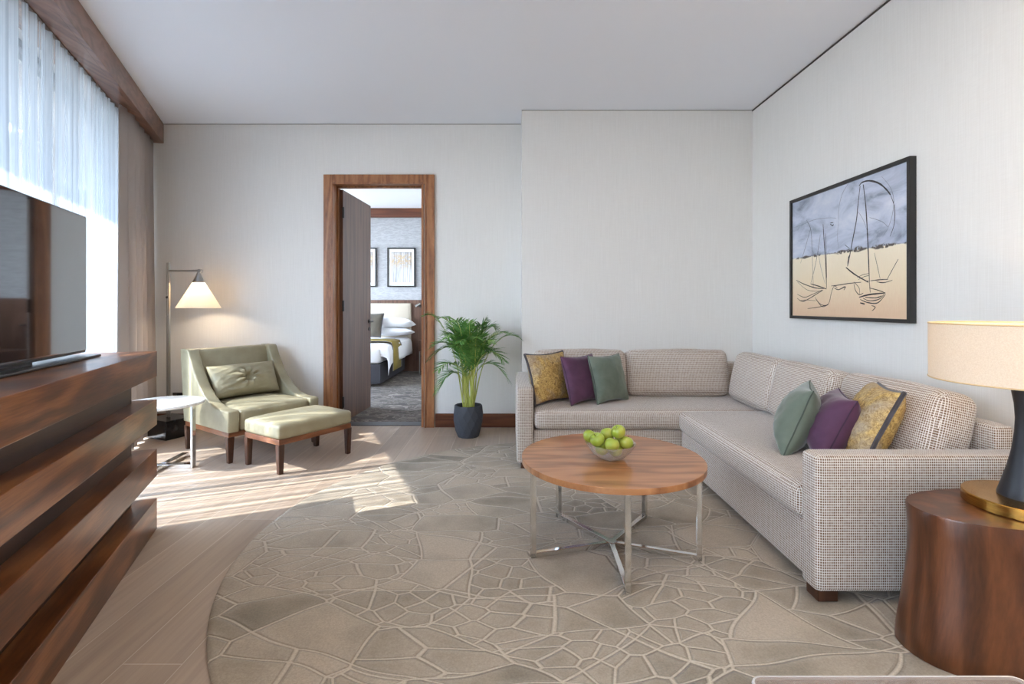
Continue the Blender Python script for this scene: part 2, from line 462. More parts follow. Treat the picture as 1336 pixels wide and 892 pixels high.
# back wall with the door opening
DX0, DX1, DZ = -1.775, -.86, 2.43
bm = bmesh.new()
add_box(bm, (-4.0, YB, 0), (DX0, YB+.2, CEIL)); add_box(bm, (DX1, YB, 0), (XS+.1, YB+.2, CEIL)); add_box(bm, (DX0, YB, DZ), (DX1, YB+.2, CEIL))
struct('wall_back', bm, M_wall, 'off white back wall around the bedroom door', smooth=False)
struct('wall_alcove', box((XS, YS, 0), (XR+.2, YB, CEIL)), M_wall, 'bumped out beige wall section behind the sofa', smooth=False)
struct('wall_right', box((XR, YR-.2, 0), (XR+.2, YS, CEIL)), M_wall, 'pale right wall with the painting', smooth=False)
bm = box((-.75, YR-.2, 0), (XR, YR, CEIL))
struct('wall_rear', bm, M_wall, 'plain rear wall behind the viewpoint', smooth=False)
SEND = 7.75
bm = bmesh.new()
add_box(bm, (-.2, -.4, 2.83), (SEND, -.2, CEIL), M=WM); add_box(bm, (-.2, -.4, 0), (.35, -.2, 2.83), M=WM); add_box(bm, (3.93, -.4, 0), (4.85, -.2, 2.83), M=WM); add_box(bm, (7.4, -.4, 0), (SEND, -.2, 2.83), M=WM)  # middle pier is unseen, added to keep sun off the near rug
struct('wall_left', bm, M_wall, 'window wall lintel and piers behind the curtains, middle pier added to block sun', smooth=False)
w = thing('window_1', 'floor to ceiling window behind the sheer curtain', 'window', kind='structure')
bm = bmesh.new()
for s in (.37, 2.13, 3.90, 4.88, 6.13, 7.37): add_box(bm, (s-.03, -.34, .05), (s+.03, -.26, 2.78), .004, 1, WM)
add_box(bm, (.34, -.34, 0), (7.4, -.26, .05), 0, 1, WM); add_box(bm, (.34, -.34, 2.78), (7.4, -.26, 2.83), 0, 1, WM)
obj('window_frame', bm, plain('window_aluminium', col(120, 122, 126), .4), w, smooth=False)
obj('pane', in_w((.36, -.304, .05), (7.38, -.298, 2.78)), M_pane, w, smooth=False)
struct('trim_1', box((XR-.004, YR, CEIL-.014), (XR+.01, YS, CEIL-.002)), M_gap, 'dark shadow gap between ceiling and right wall', smooth=False)
bm = bmesh.new(); add_box(bm, (XS-.002, YS-.003, CEIL-.007), (XR-.004, YS+.01, CEIL-.002)); add_box(bm, (-3.44, YB-.003, CEIL-.007), (XS-.002, YB+.01, CEIL-.002))
struct('trim_2', bm, plain('shadow_gap_pale', col(150, 146, 140), .8), 'thin shadow gap along the top of the back walls', smooth=False)
struct('baseboard_back', box((-.745, YB-.018, 0), (XS, YB, .135), .003), M_skirt, 'reddish walnut skirting board right of the doorway', smooth=False)
struct('baseboard_left', box((-3.6, YB-.018, 0), (-1.86, YB, .135), .003), M_skirt, 'walnut skirting board behind the armchair', smooth=False)
# outside: terrace, projecting slab overhead
struct('floor_terrace', in_w((-3, -14, -.3), (14, -.41, -.02)), plain('pale_paving', col(88, 87, 86), .9), 'pale terrace outside the window', smooth=False)
struct('ceiling_terrace', in_w((-1.5, -1.20, 2.95), (9.5, -.41, 3.15)), plain('slab_render', col(205, 203, 200), .9), 'slab projecting above the window outside', smooth=False)

# ------------------------------------------------------------------ door and bedroom
d = thing('door_1', 'walnut door standing open into the bedroom, with its wide frame', 'door', (0, 0, 0), kind='structure')
bm = bmesh.new()
X0, X1, ZT = -1.845, -.752, 2.497
add_box(bm, (X0, YB-.028, 0), (X0+.085, YB, ZT), .003); add_box(bm, (X1-.085, YB-.028, 0), (X1, YB, ZT), .003); add_box(bm, (X0+.085, YB-.028, ZT-.085), (X1-.085, YB, ZT), .003)
add_box(bm, (X0+.078, YB-.036, 0), (X0+.095, YB-.002, ZT-.078), .002); add_box(bm, (X1-.095, YB-.036, 0), (X1-.078, YB-.002, ZT-.078), .002); add_box(bm, (X0+.095, YB-.036, ZT-.095), (X1-.095, YB-.002, ZT-.078), .002)
obj('casing', bm, M_frame, d, smooth=False)
bm = bmesh.new()
add_box(bm, (DX0, YB-.01, 0), (DX0+.022, YB+.2, DZ)); add_box(bm, (DX1-.022, YB-.01, 0), (DX1, YB+.2, DZ)); add_box(bm, (DX0, YB-.01, DZ-.022), (DX1, YB+.2, DZ))
add_box(bm, (DX0+.022, YB+.09, 0), (DX0+.034, YB+.138, DZ-.022)); add_box(bm, (DX1-.036, YB+.09, 0), (DX1-.022, YB+.14, DZ-.022)); add_box(bm, (DX0+.022, YB+.09, DZ-.036), (DX1-.022, YB+.14, DZ-.022))
obj('jamb', bm, M_frame, d, smooth=False)
ME = Matrix.Translation((-1.7525, YB+.143, 0)) @ Matrix.Rotation(R(86.5), 4, 'Z')
lf = obj('door_leaf', box((0, -.045, .008), (.83, 0, 2.385), .003, 2, ME), M_leaf, d, smooth=False)
for z in (2.15, 1.2, .22):
    bm = bmesh.new(); add_tube(bm, [ME @ Vector((-.006, -.05, z-.055)), ME @ Vector((-.006, -.05, z+.055))], .011, 10); add_box(bm, (0, -.049, z-.05), (.03, -.045, z+.05), 0, 1, ME)
    obj('hinge', bm, M_black, lf)
bm = bmesh.new(); add_tube(bm, [ME @ Vector((.765, -.045, 1.02)), ME @ Vector((.765, -.095, 1.02))], .01, 10); add_tube(bm, [ME @ Vector((.772, -.09, 1.02)), ME @ Vector((.645, -.09, 1.02))], .009, 10)
add_tube(bm, [ME @ Vector((.765, -.045, 1.02)), ME @ Vector((.765, -.052, 1.02))], .026, 16); add_tube(bm, [ME @ Vector((.765, -.045, .93)), ME @ Vector((.765, -.055, .93))], .022, 16)
obj('handle', bm, M_black, lf)
struct('trim_3', box((DX0+.022, YB+.05, 0), (DX1-.022, YB+.2, .006)), plain('threshold_metal', col(70, 72, 78), .4), 'dark metal threshold strip under the doorway', smooth=False)

BY = 9.25
m = Mat('bedroom_carpet', rough=.95)
n = m.noise(m.coord('Object', (1.6, 3.0, 1)), 2.6, 4, .6, 1.0)
m.set('Base Color', m.ramp(n, [(.34, col(84, 78, 74)), (.46, col(128, 120, 112)), (.52, col(98, 90, 85)), (.62, col(150, 142, 134)), (.72, col(112, 104, 98))], 'CONSTANT'))
m.bump(m.noise(m.coord('Object'), 130, 3, .7), .3, .005); M_bcarpet = m.m
struct('floor_bedroom', box((-5.5, 5.14, -.12), (1, BY+.2, 0)), M_bcarpet, 'grey patterned carpet of the bedroom', smooth=False)
struct('ceiling_bedroom', box((-5.5, 5.16, CEIL), (1, BY+.2, CEIL+.15)), M_ceil, 'white ceiling of the bedroom', smooth=False)
m = Mat('grey_grasscloth', rough=.85)
n = m.noise(m.coord('Object', (14, 14, 70)), 1, 4, .7, .3); m.set('Base Color', m.ramp(n, [(.3, col(150, 152, 156)), (.7, col(186, 188, 192))])); m.bump(n, .2, .003)
struct('wall_bedroom_back', box((-5.5, BY, 0), (1, BY+.2, CEIL)), m.m, 'grey textured wallpaper behind the bed', smooth=False)
struct('wall_bedroom_right', box((-.2, 5.14, 0), (0, BY, CEIL)), M_wall, 'right wall of the bedroom', smooth=False)
bm = bmesh.new(); add_box(bm, (-5.5, 5.16, 0), (-5.3, 5.9, CEIL)); add_box(bm, (-5.5, 8.9, 0), (-5.3, BY, CEIL)); add_box(bm, (-5.5, 5.9, 2.7), (-5.3, 8.9, CEIL)); add_box(bm, (-5.5, 5.9, 0), (-5.3, 8.9, .1))
struct('wall_bedroom_left', bm, M_wall, 'window wall of the bedroom', smooth=False)
struct('window_2', box((-5.42, 5.9, .1), (-5.41, 8.9, 2.7)), M_pane, 'bedroom window pane', smooth=False)
struct('trim_4', box((-5.3, BY-.06, CEIL-.17), (-.2, BY, CEIL), .004), M_skirt, 'walnut cornice band above the bedroom wallpaper', smooth=False)

hb = thing('headboard_panel', 'walnut wall panel with a cream padded headboard behind the bed', 'headboard', (-2.5, BY-.032, 0))
obj('wood_panel', box((-2.2, -.03, 0), (2.28, .03, 1.31), .003), M_leaf, hb, smooth=False)
obj('padding', soft_box(1.9, .08, .75, .02, (0, .006, 0), 8), plain('cream_leather', col(190, 180, 164), .6), hb, (-.275, -.065, .875))
rl = thing('reading_lamp', 'small black reading spot on the walnut headboard panel', 'lamp', (-1.66, BY-.06, 1.2))
bm = bmesh.new(); add_tube(bm, [(0, 0, 0), (0, -.015, 0)], .03, 16); obj('wall_plate', bm, M_black, rl)
bm = bmesh.new(); add_tube(bm, [(0, -.015, 0), (0, -.06, .03), (-.03, -.09, .03)], .006, 8); obj('arm', bm, M_black, rl)
bm = bmesh.new(); add_tube(bm, [(.01, -.08, .04), (-.07, -.11, -.01)], [.018, .026], 14); obj('lamp_head', bm, M_nickel, rl)

bed = thing('bed', 'large bed with white duvet on a charcoal base, seen through the doorway', 'bed', (-2.85, 8.25, 0))
obj('base', soft_box(1.86, 1.72, .30, .02, (0, 0, 0), 6), plain('charcoal_cloth', col(58, 57, 62), .9), bed, (0, -.03, .19))
obj('mattress', soft_box(1.86, 1.73, .24, .06, (0, 0, .01), 8), plain('white_cotton', col(232, 232, 234), .85), bed, (0, -.03, .46))
M_linen = Mat('white_linen', col(238, 238, 240), .85); M_linen.bump(M_linen.noise(M_linen.coord(), 14, 4, .6, .5), .3, .02); M_linen = M_linen.m
bm = bmesh.new()       # duvet: top sheet bent over foot and right side
nx, ny = 40, 40
prof_x = []
def duvet(i, j):
    u = i/nx*2.58-1.3; v = .16+j/ny*1.84
    hw, r = .96, .07
    def bend(t, lim, z0):
        if t <= lim: return t, z0
        k = t-lim
        if k < r*pi/2: return lim+r*sin(k/r), z0-r*(1-cos(k/r))
        return lim+r, z0-r-(k-r*pi/2)
    x, zx = bend(u, hw, 0)
    drop = zx
    vv_ = 1.2-v if v < 1.2 else 1.2-v
    y, zy = bend(v-.95, .82, 0)
    x += .02*sin(v*7+u)*(1 if u > hw else 0)*min(1, max(0, -drop*4)); 
    z = .6+drop+min(0, zy*.85)
    return Vector((x, -y+.05, max(.09, z+.008*noise.noise(Vector((u*4, v*4, 0))))))
G = [[bm.verts.new(duvet(i, j)) for j in range(ny+1)] for i in range(nx+1)]
for i in range(nx):
    for j in range(ny): bm.faces.new((G[i][j], G[i+1][j], G[i+1][j+1], G[i][j+1]))
o = obj('duvet', bm, M_linen, bed, (0, 0, .012)); sm = o.modifiers.new('thick', 'SOLIDIFY'); sm.thickness = .02; sm.offset = 1
# runner over the duvet
def runner(name, y0, y1, lift, mat, parent=None, loc=(0, 0, 0)):
    bm = bmesh.new(); rows = []
    for y in (y0, y1):
        row = []
        for i in range(31):
            u = -1.2+i/30*2.66; hw, r = .96, .075+lift
            if u <= hw: x, z = u, 0
            elif u-hw < r*pi/2: x, z = hw+r*sin((u-hw)/r), -r*(1-cos((u-hw)/r))
            else: x, z = hw+r, -r-(u-hw-r*pi/2)
            row.append(bm.verts.new((x+lift*0, y, .648+lift+z)))
        rows.append(row)
    for i in range(30): bm.faces.new((rows[0][i], rows[0][i+1], rows[1][i+1], rows[1][i]))
    o = obj(name, bm, mat, parent, loc); s = o.modifiers.new('thick', 'SOLIDIFY'); s.thickness = .006; s.offset = 1
    return o
ru = runner('bed_runner', -.60, -.02, .006, plain('gold_runner', col(138, 120, 54), .7), None, (-2.85, 8.25, 0))
tag(ru, 'olive gold runner with dark borders across the white duvet', 'runner')
runner('border', -.63, -.585, .008, M_trim, ru); runner('border', -.035, .01, .008, M_trim, ru)
def bed_pillow(loc, rot, label, mat=M_linen, w=.74, h=.46, t=.2, seed=1):
    bm, lp = throw_pillow(w, h, t, seed, .04, 18)
    for v in bm.verts: v.co.z -= h/2
    o = obj('pillow', bm, mat, None, loc, rot)
    return tag(o, label, 'pillow')
bed_pillow((-2.10, 8.85, .745), (R(84), 0, R(3)), 'lower of the two white pillows on the bed', t=.15, seed=2)
bed_pillow((-2.09, 8.84, .90), (R(80), 0, R(-2)), 'upper of the two white pillows, stacked by the headboard', t=.19, seed=3)
bm, lp = throw_pillow(.42, .42, .14, 5, .06, 18)
o = obj('cushion', bm, velvet('dark_olive_cloth', col(70, 64, 56), col(96, 88, 74)), None, (-2.41, 8.46, .67), (R(-20), 0, R(-8))); tag(o, 'dark olive cushion leaning on the white bed pillows beside the door leaf', 'cushion')
bm = bmesh.new(); add_tube(bm, lp+[lp[0]], .012, 6, False); obj('edging', bm, M_trim, o)

ns = thing('nightstand', 'walnut nightstand on a thin steel frame beside the bed', 'nightstand', (-1.38, 8.95, 0))
obj('drawer_box', box((-.24, -.2, .40), (.24, .2, .60), .004), M_leaf, ns, smooth=False)
obj('drawer_front', box((-.235, -.215, .41), (.235, -.2, .59), .003), M_leg, ns, smooth=False)
for sx_ in (-.22, .22):
    bm = bmesh.new(); add_tube(bm, [(sx_, -.18, .40), (sx_, -.18, .008), (sx_, .18, .008), (sx_, .18, .40)], .008, 8); obj('leg', bm, M_nickel, ns)
bm = bmesh.new(); add_tube(bm, [(-.22, -.18, .32), (.22, .18, .30)], .006, 8); obj('stretcher', bm, M_chrome, ns)

def art_bedroom():
    m = Mat('gold_leaf_print', rough=.5)
    v = m.coord('Object')
    s = m.node('ShaderNodeSeparateXYZ', {0: v})
    z = s.outputs[2]
    dots = m.noise(v, 30, 4, .7, .6)
    streak = m.noise(m.coord('Object', (60, 1, 1.2)), 1, 3, .7)
    band = m.ramp(m.math('ADD', m.math('ADD', z, .5), m.math('MULTIPLY', m.noise(v, 7, 2), .12)), [(.5, (0, 0, 0)), (.66, (1, 1, 1)), (.76, (.8,)*3), (.85, (0, 0, 0))])
    bg = m.ramp(streak, [(.38, col(112, 114, 120)), (.5, col(190, 192, 196)), (.65, col(224, 224, 226))])
    top = m.ramp(m.math('ADD', m.math('ADD', z, .5), m.math('MULTIPLY', dots, .1)), [(.80, (0, 0, 0)), (.85, (1, 1, 1))])
    bg = m.mix(top, bg, m.ramp(dots, [(.4, col(44, 50, 56)), (.6, col(130, 136, 142))]))
    f = m.math('MULTIPLY', band, m.ramp(dots, [(.46, (0, 0, 0)), (.52, (1, 1, 1))]))
    m.set('Base Color', m.mix(f, bg, m.ramp(dots, [(.5, col(176, 148, 108)), (.7, col(214, 196, 164))])))
    return m.m
M_print = art_bedroom()
M_mat = plain('picture_mount', col(236, 236, 236), .8)
for k, (x, lab) in enumerate(((-2.02, 'right of the two framed gold and grey prints above the bed'), (-2.74, 'framed gold and grey print above the bed, partly behind the door leaf'))):
    p = thing('framed_print', lab, 'picture', (x, BY-.004, 1.915), 0, 'framed prints above the bed')
    bm = bmesh.new()
    for lo, hi in (((-.26, -.03, -.365), (-.235, 0, .365)), ((.235, -.03, -.365), (.26, 0, .365)), ((-.235, -.03, -.365), (.235, 0, -.34)), ((-.235, -.03, .34), (.235, 0, .365))): add_box(bm, lo, hi)
    obj('frame', bm, M_black, p, smooth=False)
    obj('mount', box((-.235, -.012, -.34), (.235, -.002, .34)), M_mat, p, smooth=False)
    obj('print', box((-.185, -.016, -.28), (.185, -.012, .28)), M_print, p, smooth=False)

# ------------------------------------------------------------------ curtains and pelmet
pm = thing('curtain_pelmet', 'long walnut pelmet box above the curtains, meeting the ceiling', 'pelmet', (0, 0, 0))
M_pelmet_obj = obj('fascia', in_w((0.03, .075, 2.812), (7.1, .105, CEIL-.002)), M_pelmet, pm, smooth=False)
obj('soffit', in_w((0.03, -.19, 2.812), (7.1, .074, 2.828)), M_pelmet, pm, smooth=False)
bm = in_w((0.06, -.052, 2.8045), (7.0, -.032, 2.8115)); obj('track', bm, plain('track_bronze', col(96, 78, 66), .5), pm, smooth=False)

def curtain(name, s0, s1, n0, fold, amp, top, bot, mat, label, seed, thick=0, flare=0, pl=None):
    rnd = random.Random(seed)
    us = []; s = s0; ph = 0
    N = int((s1-s0)/fold*(14 if thick else 10))
    phases = []; p = 0
    for i in range(N+1):
        p += 2*pi/(14 if thick else 10)*(1+.45*noise.noise(Vector((i*.045, seed, 0))))
        phases.append(p)
    bm = bmesh.new(); uvl = bm.loops.layers.uv.new('UVMap'); rows = []
    zs = [top-(top-bot)*(k/14)**1.0 for k in range(15)]
    arc = [0]
    for k, z in enumerate(zs):
        row = []
        for i in range(N+1):
            t = k/14
            a = amp*(.8+.4*t)*(.8+(1.1 if thick else .5)*noise.noise(Vector((i*.04 if thick else i*.021, seed+5, t*.6)))); a = max(-.055, min(.075, a))
            ph_ = phases[i]+.5*noise.noise(Vector((i*.03, t*1.5, seed))); nn = n0+a*(sin(ph_) if not thick else 1.7*abs(sin(ph_/2))**.75-.95)
            ss = s0+(s1-s0)*i/N+.3*fold*noise.noise(Vector((i*.05, t*1.1, seed+9)))*t+.12*fold*cos(phases[i])
            if flare: ss += flare*t*t*(i/N)
            row.append((bm.verts.new(wpt(ss, nn, z)), phases[i]/(2*pi)*fold*1.9))
        rows.append(row)
    for A, B in zip(rows, rows[1:]):
        for i in range(N):
            f = bm.faces.new((A[i][0], A[i+1][0], B[i+1][0], B[i][0]))
            for l in f.loops:
                for X in (A[i], A[i+1], B[i], B[i+1]):
                    if X[0] is l.vert: l[uvl].uv = (X[1], l.vert.co.z)
    o = obj(name, bm, mat)
    if thick:
        md = o.modifiers.new('cloth', 'SOLIDIFY'); md.thickness = thick; md.offset = 0
    tag(o, label, 'curtain')
    return o
curtain('drape', .06, 1.06, .008, .17, .06, 2.808, .015, M_drape, 'beige heavy drape gathered at the back left corner', 3, .004)
curtain('sheer_curtain', .86, 6.9, -.042, .10, .026, 2.803, .015, M_sheer, 'white translucent sheer curtain across the window', 8)

# ------------------------------------------------------------------ console and television
cs = thing('console_unit', 'long glossy walnut console of four stepped slabs with dark recesses', 'console', (-1.908, 2.69, 0), math.atan2(-.927, .376))
CL, CDp = 2.5, .46
for lo, hi in ((0, .165), (.285, .43), (.56, .697), (.82, .957)):
    obj('slab', box((0, -CDp, lo), (CL, 0, hi), .003, 2), M_console, cs, smooth=False)
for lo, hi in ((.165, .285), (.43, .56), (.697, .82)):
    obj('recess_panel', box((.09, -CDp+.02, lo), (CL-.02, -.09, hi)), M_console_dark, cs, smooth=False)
tvd = Vector((.355, -.935, 0)); tvn = Vector((.935, .355, 0))
tv = thing('television', 'large black flat television standing on the walnut console', 'television', (-2.02, 2.375, .958), math.atan2(tvd.y, tvd.x))
TVW, TVH, TZ = 1.14, .645, .022
obj('body', box((0, -.035, TZ), (TVW, -.004, TZ+TVH), .003), M_bezel, tv, smooth=False)
obj('screen', box((.005, -.004, TZ+.012), (TVW-.005, 0, TZ+TVH-.005), .001, 1), M_screen, tv, smooth=False)
obj('stand', add_box(box((-.02, -.12, 0), (TVW-.05, .05, .010), .003), (.45, -.03, .01), (.69, -.012, TZ+.05)), M_bezel, tv, smooth=False)

# ------------------------------------------------------------------ floor lamp
fl = thing('floor_lamp', 'nickel floor lamp with cone shade and black base by the drapes', 'lamp', (-3.165, 4.61, 0), R(-23.8))
obj('base', box((-.15, -.13, 0), (.17, .13, .172), .006), M_blackmarble, fl, smooth=False)
bm = bmesh.new(); add_box(bm, (-.017, -.010, .172), (-.004, .010, 1.6), .003); add_box(bm, (.006, -.010, .172), (.017, .010, 1.6), .003)
for z in (.19, .62, 1.1, 1.585): add_box(bm, (-.014, -.007, z), (.014, .007, z+.012))
obj('pole', bm, M_nickel, fl, smooth=False)
bm = bmesh.new(); add_tube(bm, [(0, -.018, 1.28), (0, -.008, 1.28)], .011, 12); obj('switch', bm, M_black, fl)
hd = Vector((cos(R(23.8)), sin(R(23.8)), 0)); hl = .30
def hp(a, z, o=0): return hd*a+Vector((0, 0, z))+Vector((-hd.y, hd.x, 0))*o
bm = bmesh.new()
add_tube(bm, [hp(0.01, 1.525, .012), hp(hl, 1.525, .012)], .007, 10); add_tube(bm, [hp(0.01, 1.525, -.012), hp(hl, 1.525, -.012)], .007, 10)
add_tube(bm, [hp(hl-.005, 1.525, -.02), hp(hl-.005, 1.525, .02)], .016, 12)
obj('arm', bm, M_nickel, fl)
c = hp(hl-.02, 0)
bm = bmesh.new(); add_lathe(bm, [(.012, 1.515), (.02, 1.49), (.052, 1.418), (.05, 1.414)], 32, (c.x, c.y)); obj('shade_holder', bm, M_nickel, fl)
bm = bmesh.new(); add_lathe(bm, [(.052, 1.416), (.06, 1.40), (.182, 1.182), (.179, 1.180), (.057, 1.397)], 48, (c.x, c.y), cap=False); obj('lamp_shade', bm, M_opal, fl)
bm = bmesh.new(); add_lathe(bm, [(.004, 1.29), (.022, 1.30), (.03, 1.325), (.022, 1.355), (.012, 1.40)], 20, (c.x, c.y)); obj('bulb', bm, M_bulb, fl)
FLP = Matrix.Translation((-3.165, 4.61, 0)) @ Matrix.Rotation(R(-23.8), 4, 'Z') @ Vector((c.x, c.y, 1.262))

ol = thing('power_socket', 'dark socket plate low on the wall behind the floor lamp', 'socket', (-3.27, YB-.001, .32))
obj('plate', box((-.075, -.008, -.022), (.075, 0, .022), .002), plain('socket_bronze', col(72, 66, 60), .4), ol, smooth=False)
obj('insert', box((-.03, -.011, -.016), (.03, -.008, .016), .001, 1), M_black, ol, smooth=False)

# ------------------------------------------------------------------ small marble side table
st_ = thing('side_table', 'small round white marble table on chrome bars beside the armchair', 'table', (-2.58, 3.69, 0), R(4))
bm = bmesh.new(); add_lathe(bm, [(.255, .464), (.272, .469), (.276, .477), (.272, .488), (.264, .490)], 72); obj('tabletop', bm, M_marble, st_)
for s_ in (-1, 1):
    bm = bmesh.new(); add_box(bm, (s_*.212, -.024, 0), (s_*.228, .024, .464), .002, 1); obj('leg', bm, M_chrome, st_, smooth=False)
bm = bmesh.new(); add_box(bm, (-.2115, -.024, 0), (.2115, .024, .03), .002, 1); obj('frame_bar', bm, M_chrome, st_, smooth=False)
obj('frame_bar', box((-.2115, -.024, .452), (.2115, .024, .4638), .002, 1), M_chrome, st_, smooth=False)
bm = bmesh.new(); add_box(bm, (-.024, -.22, 0), (.024, -.0245, .03), .002, 1); add_box(bm, (-.024, .0245, 0), (.024, .30, .03), .002, 1); obj('foot_bar', bm, M_chrome, st_, smooth=False)

# ------------------------------------------------------------------ armchair
CH = thing('armchair', 'low sage leather armchair with sloping arms on dark tapered legs', 'armchair', (-2.216, 4.293, 0), R(55.6))
ARM = [(-.36, .235), (-.365, .385), (-.35, .398), (-.20, .402), (-.10, .424), (0, .474), (.09, .545), (.17, .63), (.235, .72), (.275, .79), (.295, .825), (.31, .836), (.43, .836), (.44, .825), (.375, .235)]
for s in (-1, 1):
    bm = bmesh.new(); a, b = (.30, .39) if s > 0 else (-.39, -.30)
    add_prism(bm, ARM, a, b, 'x', .012, 3)
    obj('arm', bm, M_leather, CH, sharp=50)
bm = bmesh.new(); add_prism(bm, [(.20, .30), (.215, .38), (.325, .80), (.34, .825), (.36, .832), (.425, .832), (.435, .82), (.375, .235), (.2, .235)], -.300, .300, 'x', .01, 2)
obj('backrest', bm, M_leather, CH, sharp=50)
obj('seat', soft_box(.598, .60, .165, .035, (0, .004, .028), 12), M_leather, CH, (0, -.063, .312))
obj('apron', add_box(bmesh.new(), (-.38, -.352, .196), (.38, .368, .236), .003), M_apron, CH, smooth=False)
for x, y in ((-.362, -.335), (.362, -.335), (-.362, .35), (.362, .35)):
    obj('leg', taper_leg(.2, .05, .034, (x, y)), M_leg, CH, smooth=False)
bm, lp = throw_pillow(.58, .29, .21, 11, .05, 48, True, .008)
cp = obj('lumbar_pillow', bm, M_leather, None, (0, 0, 0)); tag(cp, 'tufted sage leather lumbar pillow leaning in the armchair', 'pillow')
cp.matrix_world = Matrix.Translation((-2.216, 4.293, 0)) @ Matrix.Rotation(R(55.6), 4, 'Z') @ Matrix.Translation((-.0, .085, .425)) @ Matrix.Rotation(R(-24), 4, 'X')
bm = bmesh.new(); add_lathe(bm, [(.002, .004), (.009, .003), (.012, 0), (.009, -.003)], 14)
b_ = obj('button', bm, M_leather, cp, (0, -.037, .145), (R(90), 0, 0))

OT = thing('ottoman', 'sage leather ottoman with walnut apron in front of the armchair', 'ottoman', (-1.655, 3.915, 0), R(57.2))
obj('cushion', soft_box(.645, .46, .105, .028, (0, 0, .022), 12), M_leather, OT, (0, 0, .298))
bm = bmesh.new(); add_box(bm, (-.315, -.222, .208), (.315, .222, .247), .003); obj('apron', bm, M_apron, OT, smooth=False)
for x in (-.296, .296):
    for y in (-.203, .203): obj('leg', taper_leg(.212, .046, .034, (x, y)), M_leg, OT, smooth=False)

# ------------------------------------------------------------------ rug
RZ = .012
rg = thing('rug', 'large round taupe rug with carved stone-like cell pattern', 'rug', (.40, 2.65, 0))
bm = bmesh.new(); add_lathe(bm, [(1.715, .0), (1.722, .006), (1.716, RZ-.001), (1.70, RZ)], 160); obj('pile', bm, M_rug, rg, sharp=60)

# ------------------------------------------------------------------ sofa
SZ = RZ+.001
sf = thing('sectional_sofa', 'L-shaped sectional sofa in pale woven fabric with loose cushions', 'sofa', (1.6, 3.6, SZ))
def sofa(name, lo, hi, r=.02, crown=(0, 0, 0), n=8, rot=(0, 0, 0), mat=M_sofa, parent=sf, rough=0, seed=0):
    bm = soft_box(hi[0]-lo[0], hi[1]-lo[1], hi[2]-lo[2], r, crown, n, rough, seed)
    c = [(a+b)/2 for a, b in zip(lo, hi)]
    return obj(name, bm, mat, parent, (c[0]-1.6, c[1]-3.6, c[2]), rot, uv=True)
sofa('base', (.17, 3.63, .045), (2.04, 4.46, .285), .015)
sofa('base', (1.245, 2.092, .045), (2.04, 3.628, .285), .015)
sofa('armrest', (.045, 3.61, .045), (.168, 4.53, .592), .022)
sofa('armrest', (1.215, 1.98, .045), (2.115, 2.09, .592), .022)
sofa('back_frame', (.168, 4.44, .06), (2.12, 4.54, .685), .02)
sofa('back_frame', (2.03, 2.092, .06), (2.12, 4.438, .685), .02)
sofa('seat_cushion', (.172, 3.60, .287), (2.02, 4.43, .432), .045, (0, .012, .012), 14)
sofa('seat_cushion', (1.205, 2.094, .287), (2.02, 3.594, .437), .045, (.012, 0, .014), 14)
def back_cushion(cx, cy, w, rz, seed, lean=12, t=.19, h=.375):
    bm = soft_box(w, t, h, .055, (.006, .028, .012), 14, .006, seed)
    me = obj('back_cushion', bm, M_sofa, sf, (cx-1.6, cy-3.6, .437+h/2), (R(-lean), 0, rz), uv=True)
    return me
back_cushion(.575, 4.19, .77, 0, 1); back_cushion(1.385, 4.19, .84, 0, 2)
back_cushion(1.865, 3.705, .62, R(-90), 3, 12); back_cushion(1.865, 3.10, .61, R(-90), 4, 12); back_cushion(1.90, 2.46, .66, R(-90), 5, 14)
for x, y in ((.075, 3.64), (1.235, 2.0)):
    obj('foot', box((x-1.6, y-3.6, 0), (x+.08-1.6, y+.08-3.6, .047), .002), M_leg, sf, smooth=False)
for x, y in ((.08, 4.42), (2.0, 4.42), (2.0, 2.01), (1.27, 3.5)):
    obj('foot', box((x-1.6, y-3.6, -SZ if y > 4.3 else 0), (x+.08-1.6, y+.08-3.6, .047), .002), M_leg, sf, smooth=False)

# throw pillows
def scatter(label, mat, loc, rz, lean, w, h, t, seed, trim=None, roll=0, seamcol=None):
    bm, lp = throw_pillow(w, h, t, seed, .10, 30, False, .007)
    o = obj('throw_pillow', bm, mat); tag(o, label, 'pillow')
    o.matrix_world = Matrix.Translation(loc) @ Matrix.Rotation(rz, 4, 'Z') @ Matrix.Rotation(R(-lean), 4, 'X') @ Matrix.Rotation(R(roll), 4, 'Y')
    if trim:
        bm = bmesh.new(); add_tube(bm, lp+[lp[0]], trim, 6, False)
        for v in bm.verts: pass
        obj('trim', bm, M_trim, o)
    elif seamcol:
        bm = bmesh.new(); add_tube(bm, lp+[lp[0]], .003, 6, False); obj('seam', bm, seamcol, o)
    return o
M_gseam = plain('green_seam', col(70, 80, 70), .8); M_pseam = plain('plum_seam', col(60, 36, 60), .8)
ST = .458
scatter('gold patterned pillow with charcoal flange, against the left arm of the sofa', M_gold, (.345, 3.88, ST-.004), R(42), 17, .43, .39, .17, 21, .010)
scatter('plum velvet pillow between the gold and sage pillows, left end of sofa', M_purple, (.595, 3.85, ST-.004), R(42), 17, .38, .375, .16, 22, seamcol=M_pseam)
scatter('sage velvet pillow beside the plum one, left half of the sofa', M_green, (.80, 3.87, ST-.004), R(36), 16, .355, .375, .17, 23, seamcol=M_gseam)
scatter('sage velvet pillow furthest from the near armrest, right side of sofa', M_green, (1.45, 2.65, ST-.012), R(-119), 21, .40, .365, .19, 24, seamcol=M_gseam)
scatter('plum velvet pillow in the middle of three at the near armrest', M_purple, (1.545, 2.53, ST-.012), R(-113), 24, .40, .345, .20, 25, seamcol=M_pseam)
scatter('gold patterned pillow with charcoal flange behind the near armrest', M_gold, (1.655, 2.43, ST-.006), R(-113), 23, .44, .40, .19, 26, .010)

